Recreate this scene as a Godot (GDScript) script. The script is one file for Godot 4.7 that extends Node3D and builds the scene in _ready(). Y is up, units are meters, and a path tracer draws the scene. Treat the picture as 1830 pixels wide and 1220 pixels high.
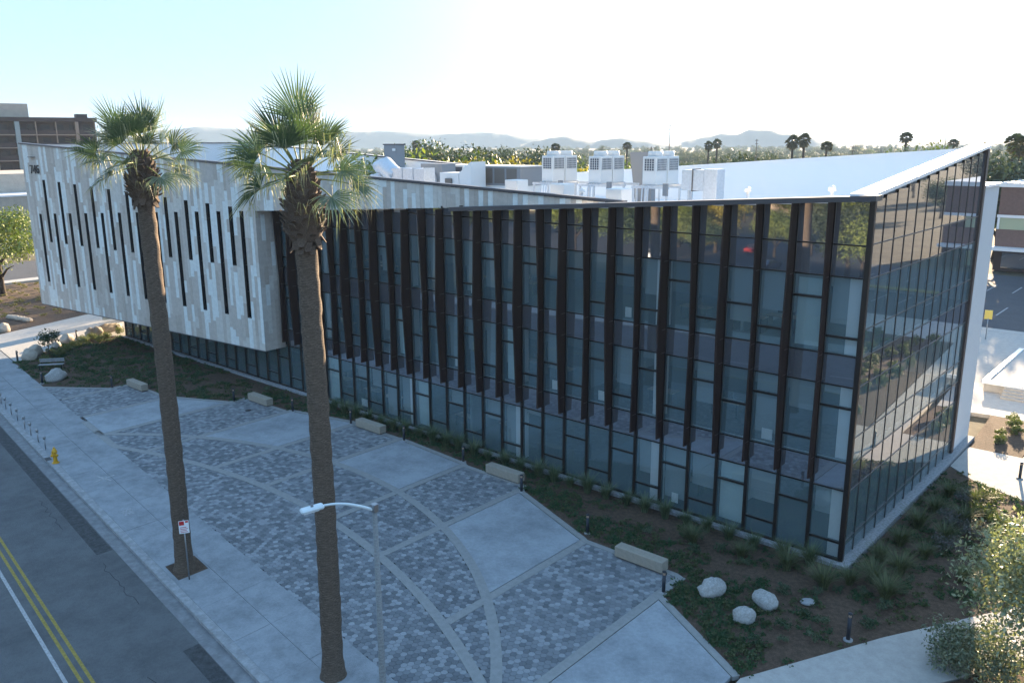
extends Node3D
# A three-storey office building with a tiled cantilever, glass walls with fins, a hex paved plaza and two fan palms, low sun behind.

const CAM := Vector3(11.209, 17.856, 34.361)
const RX := Vector3(0.751476, -0.005844, -0.659734)
const RY := Vector3(-0.14845, 0.972821, -0.17771)
const RZ := Vector3(0.642842, 0.231483, 0.730185)
const FOCAL := 1491.16
const BAY := 1.524
const GY := -0.15            # plaza and pavement level
const TILE_ANGLE := 0.09599  # 5.5 degrees
const TILE_P := Vector3(-41.61, 0, 1.72)

var rng := RandomNumberGenerator.new()
var M := {}
var counts := {}
var unit_box: BoxMesh
var sheet: QuadMesh

# ---------------------------------------------------------------- helpers
func ray(px: float, py: float) -> Vector3:
	return RX * ((px - 915.0) / FOCAL) + RY * (-(py - 610.0) / FOCAL) - RZ
func P(px: float, py: float, h := GY) -> Vector3:
	var d := ray(px, py)
	return CAM + d * ((h - CAM.y) / d.y)
func PZ(px: float, py: float, z := 0.0) -> Vector3:
	var d := ray(px, py)
	return CAM + d * ((z - CAM.z) / d.z)
func D(px: float, py: float, dist: float) -> Vector3:   # point at a horizontal distance
	var d := ray(px, py)
	return CAM + d * (dist / Vector2(d.x, d.z).length())
func lin(r: float, g: float, b: float, a := 1.0) -> Color:
	var c := Color(r, g, b).linear_to_srgb()
	c.a = a
	return c
func numbered(called: String) -> String:
	var n: int = counts.get(called, 0)
	counts[called] = n + 1
	return called if n == 0 else "%s_%03d" % [called, n]
func tag(o: Node, label: String, category: String, group := "") -> void:
	o.set_meta("label", label)
	o.set_meta("category", category)
	if group != "":
		o.set_meta("group", group)
func thing(called: String, label: String, category: String, at := Vector3.ZERO, turn := 0.0, group := "") -> Node3D:
	var o := Node3D.new()
	o.name = numbered(called)
	add_child(o)
	o.position = at
	o.rotation.y = turn
	tag(o, label, category, group)
	return o
func dup(src: Node3D, at: Vector3, turn: float, size := 1.0, label := "") -> Node3D:
	var base := String(src.name)
	var cut := base.rfind("_")
	if cut > 0 and base.substr(cut + 1).is_valid_int():
		base = base.substr(0, cut)
	var o: Node3D = src.duplicate()
	o.name = numbered(base)
	add_child(o)
	o.position = at
	o.rotation = Vector3(0, turn, 0)
	o.scale = Vector3.ONE * size
	if label != "":
		o.set_meta("label", label)
	return o
func structure(o: Node, label := "") -> void:
	o.set_meta("kind", "structure")
	if label != "":
		o.set_meta("label", label)
func part(called: String, mesh: Mesh, m: Material, parent: Node, xf := Transform3D.IDENTITY) -> MeshInstance3D:
	var o := MeshInstance3D.new()
	o.name = called
	o.mesh = mesh
	if m != null:
		o.material_override = m
	o.transform = xf
	parent.add_child(o, true)
	return o
func top(called: String, mesh: Mesh, m: Material, label: String, category: String, group := "", xf := Transform3D.IDENTITY) -> MeshInstance3D:
	var o := part(numbered(called), mesh, m, self, xf)
	tag(o, label, category, group)
	return o
func setting(called: String, mesh: Mesh, m: Material, label := "") -> MeshInstance3D:
	var o := part(called, mesh, m, self)
	structure(o, label)
	return o
func ST() -> SurfaceTool:
	var st := SurfaceTool.new()
	st.begin(Mesh.PRIMITIVE_TRIANGLES)
	st.set_smooth_group(-1)
	return st
func done(st: SurfaceTool, smooth := false) -> ArrayMesh:
	st.generate_normals()
	return st.commit()
func tri(st: SurfaceTool, a: Vector3, b: Vector3, c: Vector3) -> void:
	st.add_vertex(a); st.add_vertex(b); st.add_vertex(c)
func quad(st: SurfaceTool, a: Vector3, b: Vector3, c: Vector3, d: Vector3) -> void:
	tri(st, a, b, c); tri(st, a, c, d)
func box(st: SurfaceTool, lo: Vector3, hi: Vector3, xf := Transform3D.IDENTITY) -> void:
	var v := []
	for i in 8:
		v.append(xf * Vector3(hi.x if i & 1 else lo.x, hi.y if i & 2 else lo.y, hi.z if i & 4 else lo.z))
	quad(st, v[4], v[6], v[7], v[5]); quad(st, v[1], v[3], v[2], v[0])
	quad(st, v[0], v[2], v[6], v[4]); quad(st, v[5], v[7], v[3], v[1])
	quad(st, v[2], v[3], v[7], v[6]); quad(st, v[4], v[5], v[1], v[0])
# a box with its edges cut off
func cbox(st: SurfaceTool, lo: Vector3, hi: Vector3, c: float, xf := Transform3D.IDENTITY) -> void:
	var m := (lo + hi) * 0.5
	var h := (hi - lo) * 0.5
	for ax in 3:
		for s in [-1.0, 1.0]:
			var u := (ax + 1) % 3
			var w := (ax + 2) % 3
			var q := []
			for k in [[-1, -1], [-1, 1], [1, 1], [1, -1]]:
				var p := Vector3.ZERO
				p[ax] = s * h[ax]; p[u] = k[0] * (h[u] - c); p[w] = k[1] * (h[w] - c)
				q.append(xf * (m + p))
			if s > 0: quad(st, q[0], q[1], q[2], q[3])
			else: quad(st, q[3], q[2], q[1], q[0])
	for ax in 3:
		var u := (ax + 1) % 3
		var w := (ax + 2) % 3
		for su in [-1.0, 1.0]:
			for sw in [-1.0, 1.0]:
				var a := Vector3.ZERO; var b := Vector3.ZERO
				a[u] = su * h[u]; a[w] = sw * (h[w] - c)
				b[u] = su * (h[u] - c); b[w] = sw * h[w]
				var a0 := a; var a1 := a; var b0 := b; var b1 := b
				a0[ax] = -(h[ax] - c); a1[ax] = h[ax] - c
				b0[ax] = a0[ax]; b1[ax] = a1[ax]
				if su * sw > 0: quad(st, xf * (m + a0), xf * (m + a1), xf * (m + b1), xf * (m + b0))
				else: quad(st, xf * (m + b0), xf * (m + b1), xf * (m + a1), xf * (m + a0))
	for i in 8:
		var s := Vector3(1 if i & 1 else -1, 1 if i & 2 else -1, 1 if i & 4 else -1)
		var a := m + Vector3(s.x * h.x, s.y * (h.y - c), s.z * (h.z - c))
		var b := m + Vector3(s.x * (h.x - c), s.y * h.y, s.z * (h.z - c))
		var d := m + Vector3(s.x * (h.x - c), s.y * (h.y - c), s.z * h.z)
		if s.x * s.y * s.z > 0: tri(st, xf * a, xf * d, xf * b)
		else: tri(st, xf * a, xf * b, xf * d)
func boxmesh(lo: Vector3, hi: Vector3, c := 0.0) -> ArrayMesh:
	var st := ST()
	if c > 0: cbox(st, lo, hi, c)
	else: box(st, lo, hi)
	return done(st)
# flat polygon in plan (x, z), given thickness
func prism(st: SurfaceTool, poly: PackedVector2Array, y0: float, y1: float) -> void:
	var t := Geometry2D.triangulate_polygon(poly)
	for i in range(0, t.size(), 3):
		var a := poly[t[i]]; var b := poly[t[i + 1]]; var c := poly[t[i + 2]]
		if (b - a).cross(c - a) < 0:
			var k := b; b = c; c = k
		tri(st, Vector3(a.x, y1, a.y), Vector3(b.x, y1, b.y), Vector3(c.x, y1, c.y))
	var ccw := not Geometry2D.is_polygon_clockwise(poly)
	for i in poly.size():
		var a := poly[i]; var b := poly[(i + 1) % poly.size()]
		if ccw:
			quad(st, Vector3(a.x, y0, a.y), Vector3(b.x, y0, b.y), Vector3(b.x, y1, b.y), Vector3(a.x, y1, a.y))
		else:
			quad(st, Vector3(b.x, y0, b.y), Vector3(a.x, y0, a.y), Vector3(a.x, y1, a.y), Vector3(b.x, y1, b.y))
func prismmesh(poly: PackedVector2Array, y0: float, y1: float) -> ArrayMesh:
	var st := ST()
	prism(st, poly, y0, y1)
	return done(st)
func tube(st: SurfaceTool, pts: Array, radii: Array, sides: int, caps := true) -> void:
	var rings := []
	for i in pts.size():
		var d: Vector3 = (pts[mini(i + 1, pts.size() - 1)] - pts[maxi(i - 1, 0)]).normalized()
		var u := d.cross(Vector3.UP if absf(d.y) < 0.9 else Vector3.RIGHT).normalized()
		var w := d.cross(u).normalized()
		var ring := []
		for k in sides:
			var a := TAU * k / sides
			ring.append(pts[i] + (u * cos(a) + w * sin(a)) * radii[i])
		rings.append(ring)
	for i in pts.size() - 1:
		for k in sides:
			var n := (k + 1) % sides
			quad(st, rings[i][k], rings[i + 1][k], rings[i + 1][n], rings[i][n])
	if caps:
		for k in range(1, sides - 1):
			tri(st, rings[0][0], rings[0][k], rings[0][k + 1])
			tri(st, rings[-1][0], rings[-1][k + 1], rings[-1][k])
func smooth_tube(pts: Array, radii: Array, sides: int) -> ArrayMesh:
	var st := ST()
	st.set_smooth_group(0)
	tube(st, pts, radii, sides)
	return done(st)
# strip of constant width along a plan polyline
func strip(pts: PackedVector2Array, w: float) -> PackedVector2Array:
	var l := PackedVector2Array(); var r := PackedVector2Array()
	for i in pts.size():
		var d := (pts[mini(i + 1, pts.size() - 1)] - pts[maxi(i - 1, 0)]).normalized()
		var n := Vector2(-d.y, d.x) * w * 0.5
		l.append(pts[i] + n); r.append(pts[i] - n)
	r.reverse()
	l.append_array(r)
	return l

# ---------------------------------------------------------------- materials
func grain(size: int, freqs: Array, weights: Array, lo: float, hi: float, power := 1.0, seed_ := 1) -> ImageTexture:
	var data := PackedByteArray()
	data.resize(size * size)
	var layers := []
	for f in freqs:
		var n := FastNoiseLite.new()
		n.seed = seed_ + layers.size() * 7
		n.noise_type = FastNoiseLite.TYPE_SIMPLEX_SMOOTH
		n.frequency = f
		n.fractal_octaves = 3
		layers.append(n.get_seamless_image(size, size).get_data())
	for i in size * size:
		var v := 0.0
		for k in layers.size():
			v += weights[k] * layers[k][i] / 255.0
		data[i] = clampi(int(255.0 * (lo + (hi - lo) * pow(clampf(v, 0, 1), power))), 0, 255)
	return ImageTexture.create_from_image(Image.create_from_data(size, size, false, Image.FORMAT_L8, data))
func bumps(size: int, freq: float, strength: float, seed_ := 3) -> ImageTexture:
	var n := FastNoiseLite.new()
	n.seed = seed_
	n.frequency = freq
	n.fractal_octaves = 4
	var im := n.get_seamless_image(size, size)
	im.convert(Image.FORMAT_RGBA8)
	im.bump_map_to_normal_map(strength)
	return ImageTexture.create_from_image(im)
func mat(c: Color, rough := 0.8, spec := 0.4, metal := 0.0) -> StandardMaterial3D:
	var m := StandardMaterial3D.new()
	m.albedo_color = c
	m.roughness = rough
	m.metallic = metal
	m.metallic_specular = spec
	return m
func textured(c: Color, rough: float, tex: Texture2D, scale_: float, nrm: Texture2D = null, nscale := 0.5) -> StandardMaterial3D:
	var m := mat(c, rough, 0.35)
	m.albedo_texture = tex
	m.uv1_triplanar = true
	m.uv1_world_triplanar = true
	m.uv1_scale = Vector3.ONE * scale_
	if nrm != null:
		m.normal_enabled = true
		m.normal_texture = nrm
		m.normal_scale = nscale
	return m
func leafy(c: Color, back: Color, rough := 0.6) -> StandardMaterial3D:
	var m := mat(c, rough, 0.35)
	m.vertex_color_use_as_albedo = true
	m.cull_mode = BaseMaterial3D.CULL_DISABLED
	m.backlight_enabled = true
	m.backlight = back
	return m
func glass(c: Color) -> StandardMaterial3D:
	var m := mat(c, 0.0, 0.5)
	m.transparency = BaseMaterial3D.TRANSPARENCY_ALPHA
	return m

func make_materials() -> void:
	var g_mid := grain(512, [0.012, 0.05, 0.3], [0.45, 0.3, 0.25], 0.86, 1.04, 1.0, 4)
	var g_blotch := grain(512, [0.008, 0.03, 0.35], [0.5, 0.25, 0.25], 0.72, 1.1, 1.0, 21)
	var g_strong := grain(512, [0.02, 0.08, 0.4], [0.35, 0.35, 0.3], 0.4, 1.1, 1.0, 9)
	var g_fine := grain(256, [0.1, 0.4], [0.4, 0.6], 0.75, 1.0, 1.0, 13)
	var g_stain := grain(512, [0.006, 0.02, 0.09, 0.4], [0.3, 0.25, 0.2, 0.25], 0.7, 1.18, 1.0, 33)
	var g_ring := grain(512, [0.03, 0.12, 0.4], [0.35, 0.35, 0.3], 0.1, 1.25, 1.2, 35)
	var n_fine := bumps(512, 0.35, 3.0)
	var n_mid := bumps(512, 0.09, 6.0, 8)
	M.concrete = textured(lin(0.31, 0.33, 0.347), 0.85, g_stain, 0.09, n_fine, 0.25)
	M.sidewalk = textured(lin(0.275, 0.291, 0.305), 0.9, g_stain, 0.13, n_fine, 0.35)
	M.band = textured(lin(0.285, 0.285, 0.275), 0.9, g_mid, 0.5, n_fine, 0.3)
	M.kerb = textured(lin(0.33, 0.335, 0.34), 0.9, g_blotch, 0.5, n_fine, 0.4)
	M.mortar = textured(lin(0.125, 0.125, 0.125), 0.95, g_fine, 0.5)
	M.pavers = []
	for c in [[0.18, 0.19, 0.203], [0.245, 0.257, 0.27], [0.34, 0.355, 0.367]]:
		M.pavers.append(textured(lin(c[0], c[1], c[2]), 0.85, g_fine, 1.3, n_fine, 0.4))
	M.paver_mix = textured(Color.WHITE, 0.85, g_fine, 1.3, n_fine, 0.4)
	M.paver_mix.vertex_color_use_as_albedo = true
	M.asphalt_patch = textured(lin(0.102, 0.105, 0.107), 0.9, g_strong, 0.3, n_fine, 0.6)
	M.asphalt = textured(lin(0.115, 0.119, 0.121), 0.85, g_stain, 0.1, n_fine, 0.6)
	M.gutter = textured(lin(0.22, 0.225, 0.23), 0.85, g_blotch, 0.4, n_fine, 0.4)
	M.white_line = textured(lin(0.62, 0.62, 0.61), 0.8, g_strong, 0.8)
	M.yellow_line = textured(lin(0.5, 0.38, 0.09), 0.8, g_strong, 0.8)
	M.soil = textured(lin(0.17, 0.115, 0.08), 1.0, g_strong, 0.35, n_mid, 1.0)
	M.path = textured(lin(0.42, 0.4, 0.37), 0.9, g_mid, 0.3, n_fine, 0.3)
	M.ground = textured(lin(0.17, 0.145, 0.095), 1.0, g_strong, 0.015)
	M.lot = textured(lin(0.07, 0.075, 0.085), 0.9, g_mid, 0.05, n_fine, 0.4)
	M.planks = []
	for c in [[0.73, 0.755, 0.72], [0.62, 0.585, 0.525], [0.54, 0.485, 0.425], [0.485, 0.425, 0.365]]:
		M.planks.append(textured(lin(c[0], c[1], c[2]), 0.55, g_mid, 0.35, n_fine, 0.12))
	M.plank_mix = textured(Color.WHITE, 0.55, g_mid, 0.35, n_fine, 0.12)
	M.plank_mix.vertex_color_use_as_albedo = true
	M.backing = mat(lin(0.11, 0.1, 0.09), 0.9)
	M.bronze = mat(lin(0.02, 0.014, 0.012), 0.42, 0.5, 0.3)
	M.fin = textured(lin(0.045, 0.023, 0.018), 0.5, g_fine, 0.7)
	M.rod = mat(lin(0.22, 0.2, 0.2), 0.35, 0.5, 0.8)
	M.pane = glass(lin(0.25, 0.385, 0.42, 0.02))
	M.pane.metallic = 0.45
	M.pane.metallic_specular = 0.7
	M.slit = glass(lin(0.008, 0.01, 0.012, 0.72))
	M.spandrel = mat(lin(0.29, 0.31, 0.345), 0.02, 0.6, 0.78)
	M.coping = mat(lin(0.07, 0.07, 0.08), 0.4, 0.5, 0.4)
	M.white_metal = mat(lin(0.78, 0.78, 0.78), 0.35, 0.5, 0.1)
	M.membrane = mat(lin(0.8, 0.8, 0.79), 0.7)
	M.stucco = textured(lin(0.78, 0.78, 0.77), 0.9, g_fine, 0.6, n_fine, 0.1)
	M.plinth = textured(lin(0.5, 0.51, 0.52), 0.9, g_strong, 0.6, n_fine, 0.4)
	M.inner_wall = mat(lin(0.24, 0.29, 0.3), 0.9)
	M.inner_floor = mat(lin(0.07, 0.08, 0.085), 0.9)
	M.inner_ceiling = mat(lin(0.35, 0.38, 0.38), 0.9)
	M.column = mat(lin(0.8, 0.82, 0.8), 0.8)
	M.pale_screen = mat(lin(0.5, 0.62, 0.6), 0.8)
	M.blind = mat(lin(0.3, 0.34, 0.34), 0.9)
	M.desk = mat(lin(0.4, 0.3, 0.2), 0.6)
	M.monitor = mat(lin(0.02, 0.02, 0.022), 0.3)
	M.dark = mat(lin(0.02, 0.02, 0.022), 0.5)
	M.galv = textured(lin(0.62, 0.64, 0.66), 0.4, g_mid, 0.8)
	M.galv.metallic = 0.45
	M.window_dark = mat(lin(0.015, 0.013, 0.016), 0.3)
	M.post_brown = mat(lin(0.07, 0.05, 0.042), 0.5)
	M.transom_grey = mat(lin(0.1, 0.095, 0.095), 0.4, 0.5, 0.3)
	M.unit = mat(lin(0.62, 0.62, 0.6), 0.5, 0.4)
	M.grille = mat(lin(0.07, 0.08, 0.1), 0.6)
	M.grey_panel = mat(lin(0.2, 0.21, 0.22), 0.6)
	M.coil = mat(lin(0.13, 0.115, 0.1), 0.6)
	M.bollard = mat(lin(0.025, 0.03, 0.04), 0.45, 0.5, 0.3)
	M.lens = mat(lin(0.4, 0.28, 0.2), 0.4)
	M.bench = textured(lin(0.33, 0.295, 0.24), 0.9, g_mid, 0.7, n_fine, 0.4)
	M.boulder = textured(lin(0.6, 0.59, 0.56), 0.95, g_strong, 0.9, n_mid, 0.2)
	M.boulder_tan = textured(lin(0.45, 0.39, 0.32), 0.95, g_blotch, 0.7, n_mid, 0.3)
	M.trunk = textured(lin(0.34, 0.255, 0.19), 0.95, g_ring, 0.55, n_mid, 1.0)
	M.trunk.uv1_scale = Vector3(0.35, 1.6, 0.35)
	M.bark = textured(lin(0.1, 0.075, 0.055), 0.95, g_strong, 0.7)
	M.husk = textured(lin(0.33, 0.24, 0.18), 0.95, g_ring, 1.6)
	M.frond = leafy(Color.WHITE, lin(0.3, 0.38, 0.16), 0.42)
	M.petiole = mat(lin(0.2, 0.21, 0.06), 0.6)
	M.leaf = leafy(Color.WHITE, lin(0.4, 0.46, 0.15))
	M.olive = leafy(Color.WHITE, lin(0.55, 0.58, 0.3), 0.4)
	M.far_leaf = leafy(Color.WHITE, lin(0.3, 0.36, 0.08))
	M.hydrant = mat(lin(0.55, 0.3, 0.02), 0.45)
	M.pole = textured(lin(0.4, 0.42, 0.42), 0.8, g_strong, 1.2)
	M.lamp_head = mat(lin(0.55, 0.62, 0.64), 0.4)
	M.steel = mat(lin(0.3, 0.31, 0.32), 0.35, 0.5, 0.8)
	M.sign_white = mat(lin(0.75, 0.75, 0.75), 0.5)
	M.sign_red = mat(lin(0.5, 0.03, 0.03), 0.5)
	M.sign_yellow = mat(lin(0.65, 0.5, 0.12), 0.5)
	M.brown_wall = mat(lin(0.05, 0.036, 0.036), 0.8)
	M.brown_frame = mat(lin(0.24, 0.19, 0.155), 0.8)
	M.tan_wall = textured(lin(0.46, 0.4, 0.33), 0.9, g_mid, 0.1)
	M.brick_wall = textured(lin(0.22, 0.13, 0.105), 0.9, g_mid, 0.3)
	M.roofing = textured(lin(0.2, 0.18, 0.17), 0.9, g_mid, 0.2)
	M.green_glass = mat(lin(0.4, 0.43, 0.28), 0.3, 0.5)
	M.hill = mat(lin(0.065, 0.072, 0.07), 1.0)
	M.timber = mat(lin(0.1, 0.075, 0.055), 0.9)
	M.house_walls = [mat(lin(0.55, 0.5, 0.43), 0.9), mat(lin(0.62, 0.62, 0.6), 0.9), mat(lin(0.36, 0.28, 0.22), 0.9)]
	M.paints = [mat(lin(0.7, 0.7, 0.7), 0.25), mat(lin(0.4, 0.02, 0.02), 0.25), mat(lin(0.06, 0.07, 0.09), 0.25), mat(lin(0.3, 0.31, 0.33), 0.25)]
	M.tyre = mat(lin(0.02, 0.02, 0.02), 0.9)

# ---------------------------------------------------------------- sky
func make_sky(sun_to: Vector3) -> PanoramaSkyMaterial:
	var w := 512; var h := 256
	var im := Image.create(w, h, false, Image.FORMAT_RGBF)
	for y in h:
		var el := PI * (0.5 - (y + 0.5) / h)
		for x in w:
			var az := TAU * ((x + 0.5) / w - 0.5)
			var d := Vector3(-sin(az) * cos(el), sin(el), cos(az) * cos(el))
			var up := maxf(d.y, 0.0)
			var t := pow(1.0 - up, 9.0)
			var zen := Vector3(0.076, 0.137, 0.225)
			var hor := Vector3(0.112, 0.144, 0.162)
			var c := zen.lerp(hor, t)
			var ang := acos(clampf(d.dot(sun_to), -1, 1))
			c += Vector3(0.46, 0.42, 0.37) * exp(-ang * ang / (2 * 0.235 * 0.235))
			c += Vector3(0.03, 0.029, 0.027) * exp(-ang * ang / (2 * 0.7 * 0.7))
			if d.y < 0: c = Vector3(0.2, 0.2, 0.2)
			im.set_pixel(x, y, Color(c.x, c.y, c.z))
	var s := PanoramaSkyMaterial.new()
	s.panorama = ImageTexture.create_from_image(im)
	return s

# ---------------------------------------------------------------- entry
func _ready() -> void:
	rng.seed = 746
	var cam := Camera3D.new()
	cam.name = "camera"
	cam.fov = rad_to_deg(2.0 * atan(610.0 / FOCAL))
	cam.far = 9000.0
	cam.near = 0.3
	cam.transform = Transform3D(Basis(RX, RY, RZ), CAM)
	add_child(cam)
	cam.current = true
	var elev := deg_to_rad(11.0)
	var sun_to := Vector3(-0.236 * cos(elev), sin(elev), -0.972 * cos(elev)).normalized()
	var env := Environment.new()
	env.background_mode = Environment.BG_SKY
	var sky := Sky.new()
	sky.sky_material = make_sky(sun_to)
	env.sky = sky
	env.tonemap_mode = Environment.TONE_MAPPER_LINEAR
	env.tonemap_exposure = 6.5
	env.sdfgi_enabled = true
	env.ssao_enabled = true
	env.ssil_enabled = true
	env.fog_enabled = true
	env.fog_density = 0.00014
	env.fog_light_color = Color(0.78, 0.89, 1.0)
	var we := WorldEnvironment.new()
	we.name = "world_environment"
	we.environment = env
	add_child(we)
	var sun := DirectionalLight3D.new()
	sun.name = "sun"
	sun.light_color = Color(1.0, 0.89, 0.74)
	sun.light_energy = 1.6
	sun.light_angular_distance = 0.5
	sun.shadow_enabled = true
	add_child(sun)
	sun.look_at_from_position(sun_to * 100.0, Vector3.ZERO)
	unit_box = BoxMesh.new()
	sheet = QuadMesh.new()
	make_materials()
	build_ground()
	build_plaza()
	build_building()
	build_roof()
	build_street_furniture()
	build_palms()
	build_plants()
	build_surroundings()
	build_background()

# ---------------------------------------------------------------- ground, road, pavement
func zs(x: float) -> float: return 17.44 + 0.128 * (x + 13.8)      # pavement edge towards the plaza
func zk(x: float) -> float: return 20.67 + 0.1207 * (x + 14.9)     # kerb
func line_poly(x0: float, x1: float, f: Callable, o0: float, o1: float) -> PackedVector2Array:
	return PackedVector2Array([Vector2(x0, f.call(x0) + o0), Vector2(x1, f.call(x1) + o0), Vector2(x1, f.call(x1) + o1), Vector2(x0, f.call(x0) + o1)])
func build_ground() -> void:
	var st := ST()
	var y := -0.42
	quad(st, Vector3(-4500, y, -4500), Vector3(4500, y, -4500), Vector3(4500, y, 4500), Vector3(-4500, y, 4500))
	setting("ground", done(st), M.ground)
	# the road in front, its gutter and lines
	setting("road", prismmesh(line_poly(-260, 160, zk, 0.55, 17.0), -0.41, -0.3), M.asphalt)
	var road := get_node("road")
	part("gutter", prismmesh(line_poly(-260, 160, zk, 0.2, 0.75), -0.4, -0.292), M.gutter, road)
	for o in [4.44, 4.74]:
		part("yellow_line", prismmesh(line_poly(-120, 60, zk, o - 0.06, o + 0.06), -0.305, -0.296), M.yellow_line, road)
	part("white_line", prismmesh(line_poly(-120, 60, zk, 5.1, 5.23), -0.305, -0.296), M.white_line, road)
	for k in 10:
		var x := -30.0 + k * 9.0
		part("lane_dash", prismmesh(line_poly(x, x + 3, zk, 9.2, 9.32), -0.305, -0.296), M.white_line, road)
	for q in [[-60.0, 34.0, 0.8, 1.5], [-16.0, 20.0, 0.78, 1.4]]:
		part("asphalt_patch", prismmesh(line_poly(q[0], q[0] + q[1], zk, q[2], q[3]), -0.305, -0.2965), M.asphalt_patch, road)
	for k in 4:
		var pts := PackedVector2Array()
		var cx := -44.0 + k * 9.5
		var off := rng.randf_range(1.0, 3.2)
		for j in 14:
			pts.append(Vector2(cx + j * 0.35, zk(cx + j * 0.35) + off + rng.randf_range(-0.12, 0.12)))
		part("sealed_crack", prismmesh(strip(pts, 0.022), -0.305, -0.2955), M.tyre, road)
	# pavement of cast slabs, each its own piece
	var walk := setting("sidewalk", prismmesh(line_poly(-120, 60, zs, 0.0, 3.0), -0.4, GY - 0.05), M.mortar)
	var x := -82.0
	while x < 26.0:
		var w := 3.05
		var x1 := x + w - 0.012
		for r in 2:
			var f0 := 0.0 if r == 0 else 0.505
			var f1 := 0.5 if r == 0 else 1.0
			var d := rng.randf_range(-0.006, 0.006)
			var poly := PackedVector2Array()
			for c in [[x, f0], [x1, f0], [x1, f1], [x, f1]]:
				poly.append(Vector2(c[0], lerpf(zs(c[0]), zk(c[0]) - 0.17, c[1])))
			if absf(x - (-22.5)) < 1.6 and r == 1:
				continue
			part("slab", prismmesh(poly, -0.3, GY + d), M.sidewalk, walk)
		part("kerb_stone", prismmesh(line_poly(x, x1, zk, -0.16, 0.2), -0.4, GY + 0.003), M.kerb, walk)
		x += w
	# slabs round the square pit of the palm
	var px0 := -22.35; var px1 := -20.75
	for c in [[-23.5, px0 - 0.01], [px1 + 0.01, -17.95]]:
		pass
	var xs := -82.0 + 3.05 * 19
	var pit := [Vector2(px0, 18.05), Vector2(px1, 18.25), Vector2(px1, 19.62), Vector2(px0, 19.42)]
	for x0 in [xs, xs + 3.05]:
		if absf(x0 + 22.5) >= 1.6: continue
		var xe: float = x0 + 3.038
		var whole := PackedVector2Array()
		for c in [[x0, 0.505], [xe, 0.505], [xe, 1.0], [x0, 1.0]]:
			whole.append(Vector2(c[0], lerpf(zs(c[0]), zk(c[0]) - 0.17, c[1])))
		for cut in Geometry2D.clip_polygons(whole, PackedVector2Array(pit)):
			part("slab", prismmesh(cut, -0.3, GY), M.sidewalk, walk)
	var soil := part("tree_pit", prismmesh(PackedVector2Array(pit), -0.35, GY - 0.025), M.soil, walk)
	# utility cover and painted survey cross on the pavement
	var a := P(228, 915)
	part("utility_cover", boxmesh(Vector3(-0.38, 0, -0.25), Vector3(0.38, 0.012, 0.25)), M.plinth, walk, Transform3D(Basis(Vector3.UP, -0.12), a))
	a = P(186, 855)
	for r in [0.2, 1.75]:
		part("paint_mark", boxmesh(Vector3(-0.6, 0.006, -0.05), Vector3(0.6, 0.010, 0.05)), M.white_line, walk, Transform3D(Basis(Vector3.UP, r), a))
	a = P(85, 820)
	part("drain_cover", boxmesh(Vector3(-0.3, 0, -0.15), Vector3(0.3, 0.01, 0.15)), M.dark, walk, Transform3D(Basis(Vector3.UP, -0.12), a))
	# opposite pavement
	var far_walk := setting("opposite_sidewalk", prismmesh(line_poly(-260, 160, zk, 17.05, 20.0), -0.4, GY), M.path)

# ---------------------------------------------------------------- plaza
const STRIPS := [[-52.0, -46.6, 7.1], [-41.9, -36.9, 3.3], [-31.3, -26.8, 1.85], [-20.7, -15.95, 2.4], [-9.8, -4.7, 5.4]]
const PANELS := [[-46.6, 6.9, -41.9, 4.65], [-36.9, 2.9, -31.3, 1.6], [-26.8, 1.75, -20.7, 2.2], [-15.95, 2.95, -9.8, 5.35], [-4.7, 7.27, 0.3, 10.2]]
func zbed(x: float) -> float:
	if x < -52.0:
		return lerpf(8.7, 12.6, clampf((-52.0 - x) / 5.2, 0, 1.6))
	for s in STRIPS:
		if x >= s[0] and x < s[1]: return s[2]
	for s in PANELS:
		if x >= s[0] and x < s[2]: return lerpf(s[1], s[3], (x - s[0]) / (s[2] - s[0]))
	return 10.2 + (x - 0.3) * 0.5
func zarc2(x: float) -> float:
	return minf(32.0 - sqrt(maxf(625.0 - (x + 25.0) * (x + 25.0), 1.0)), zs(x))
func zarc1(x: float) -> float:
	return minf(51.6 - sqrt(maxf(1600.0 - (x + 25.0) * (x + 25.0), 1.0)), zs(x))
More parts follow.
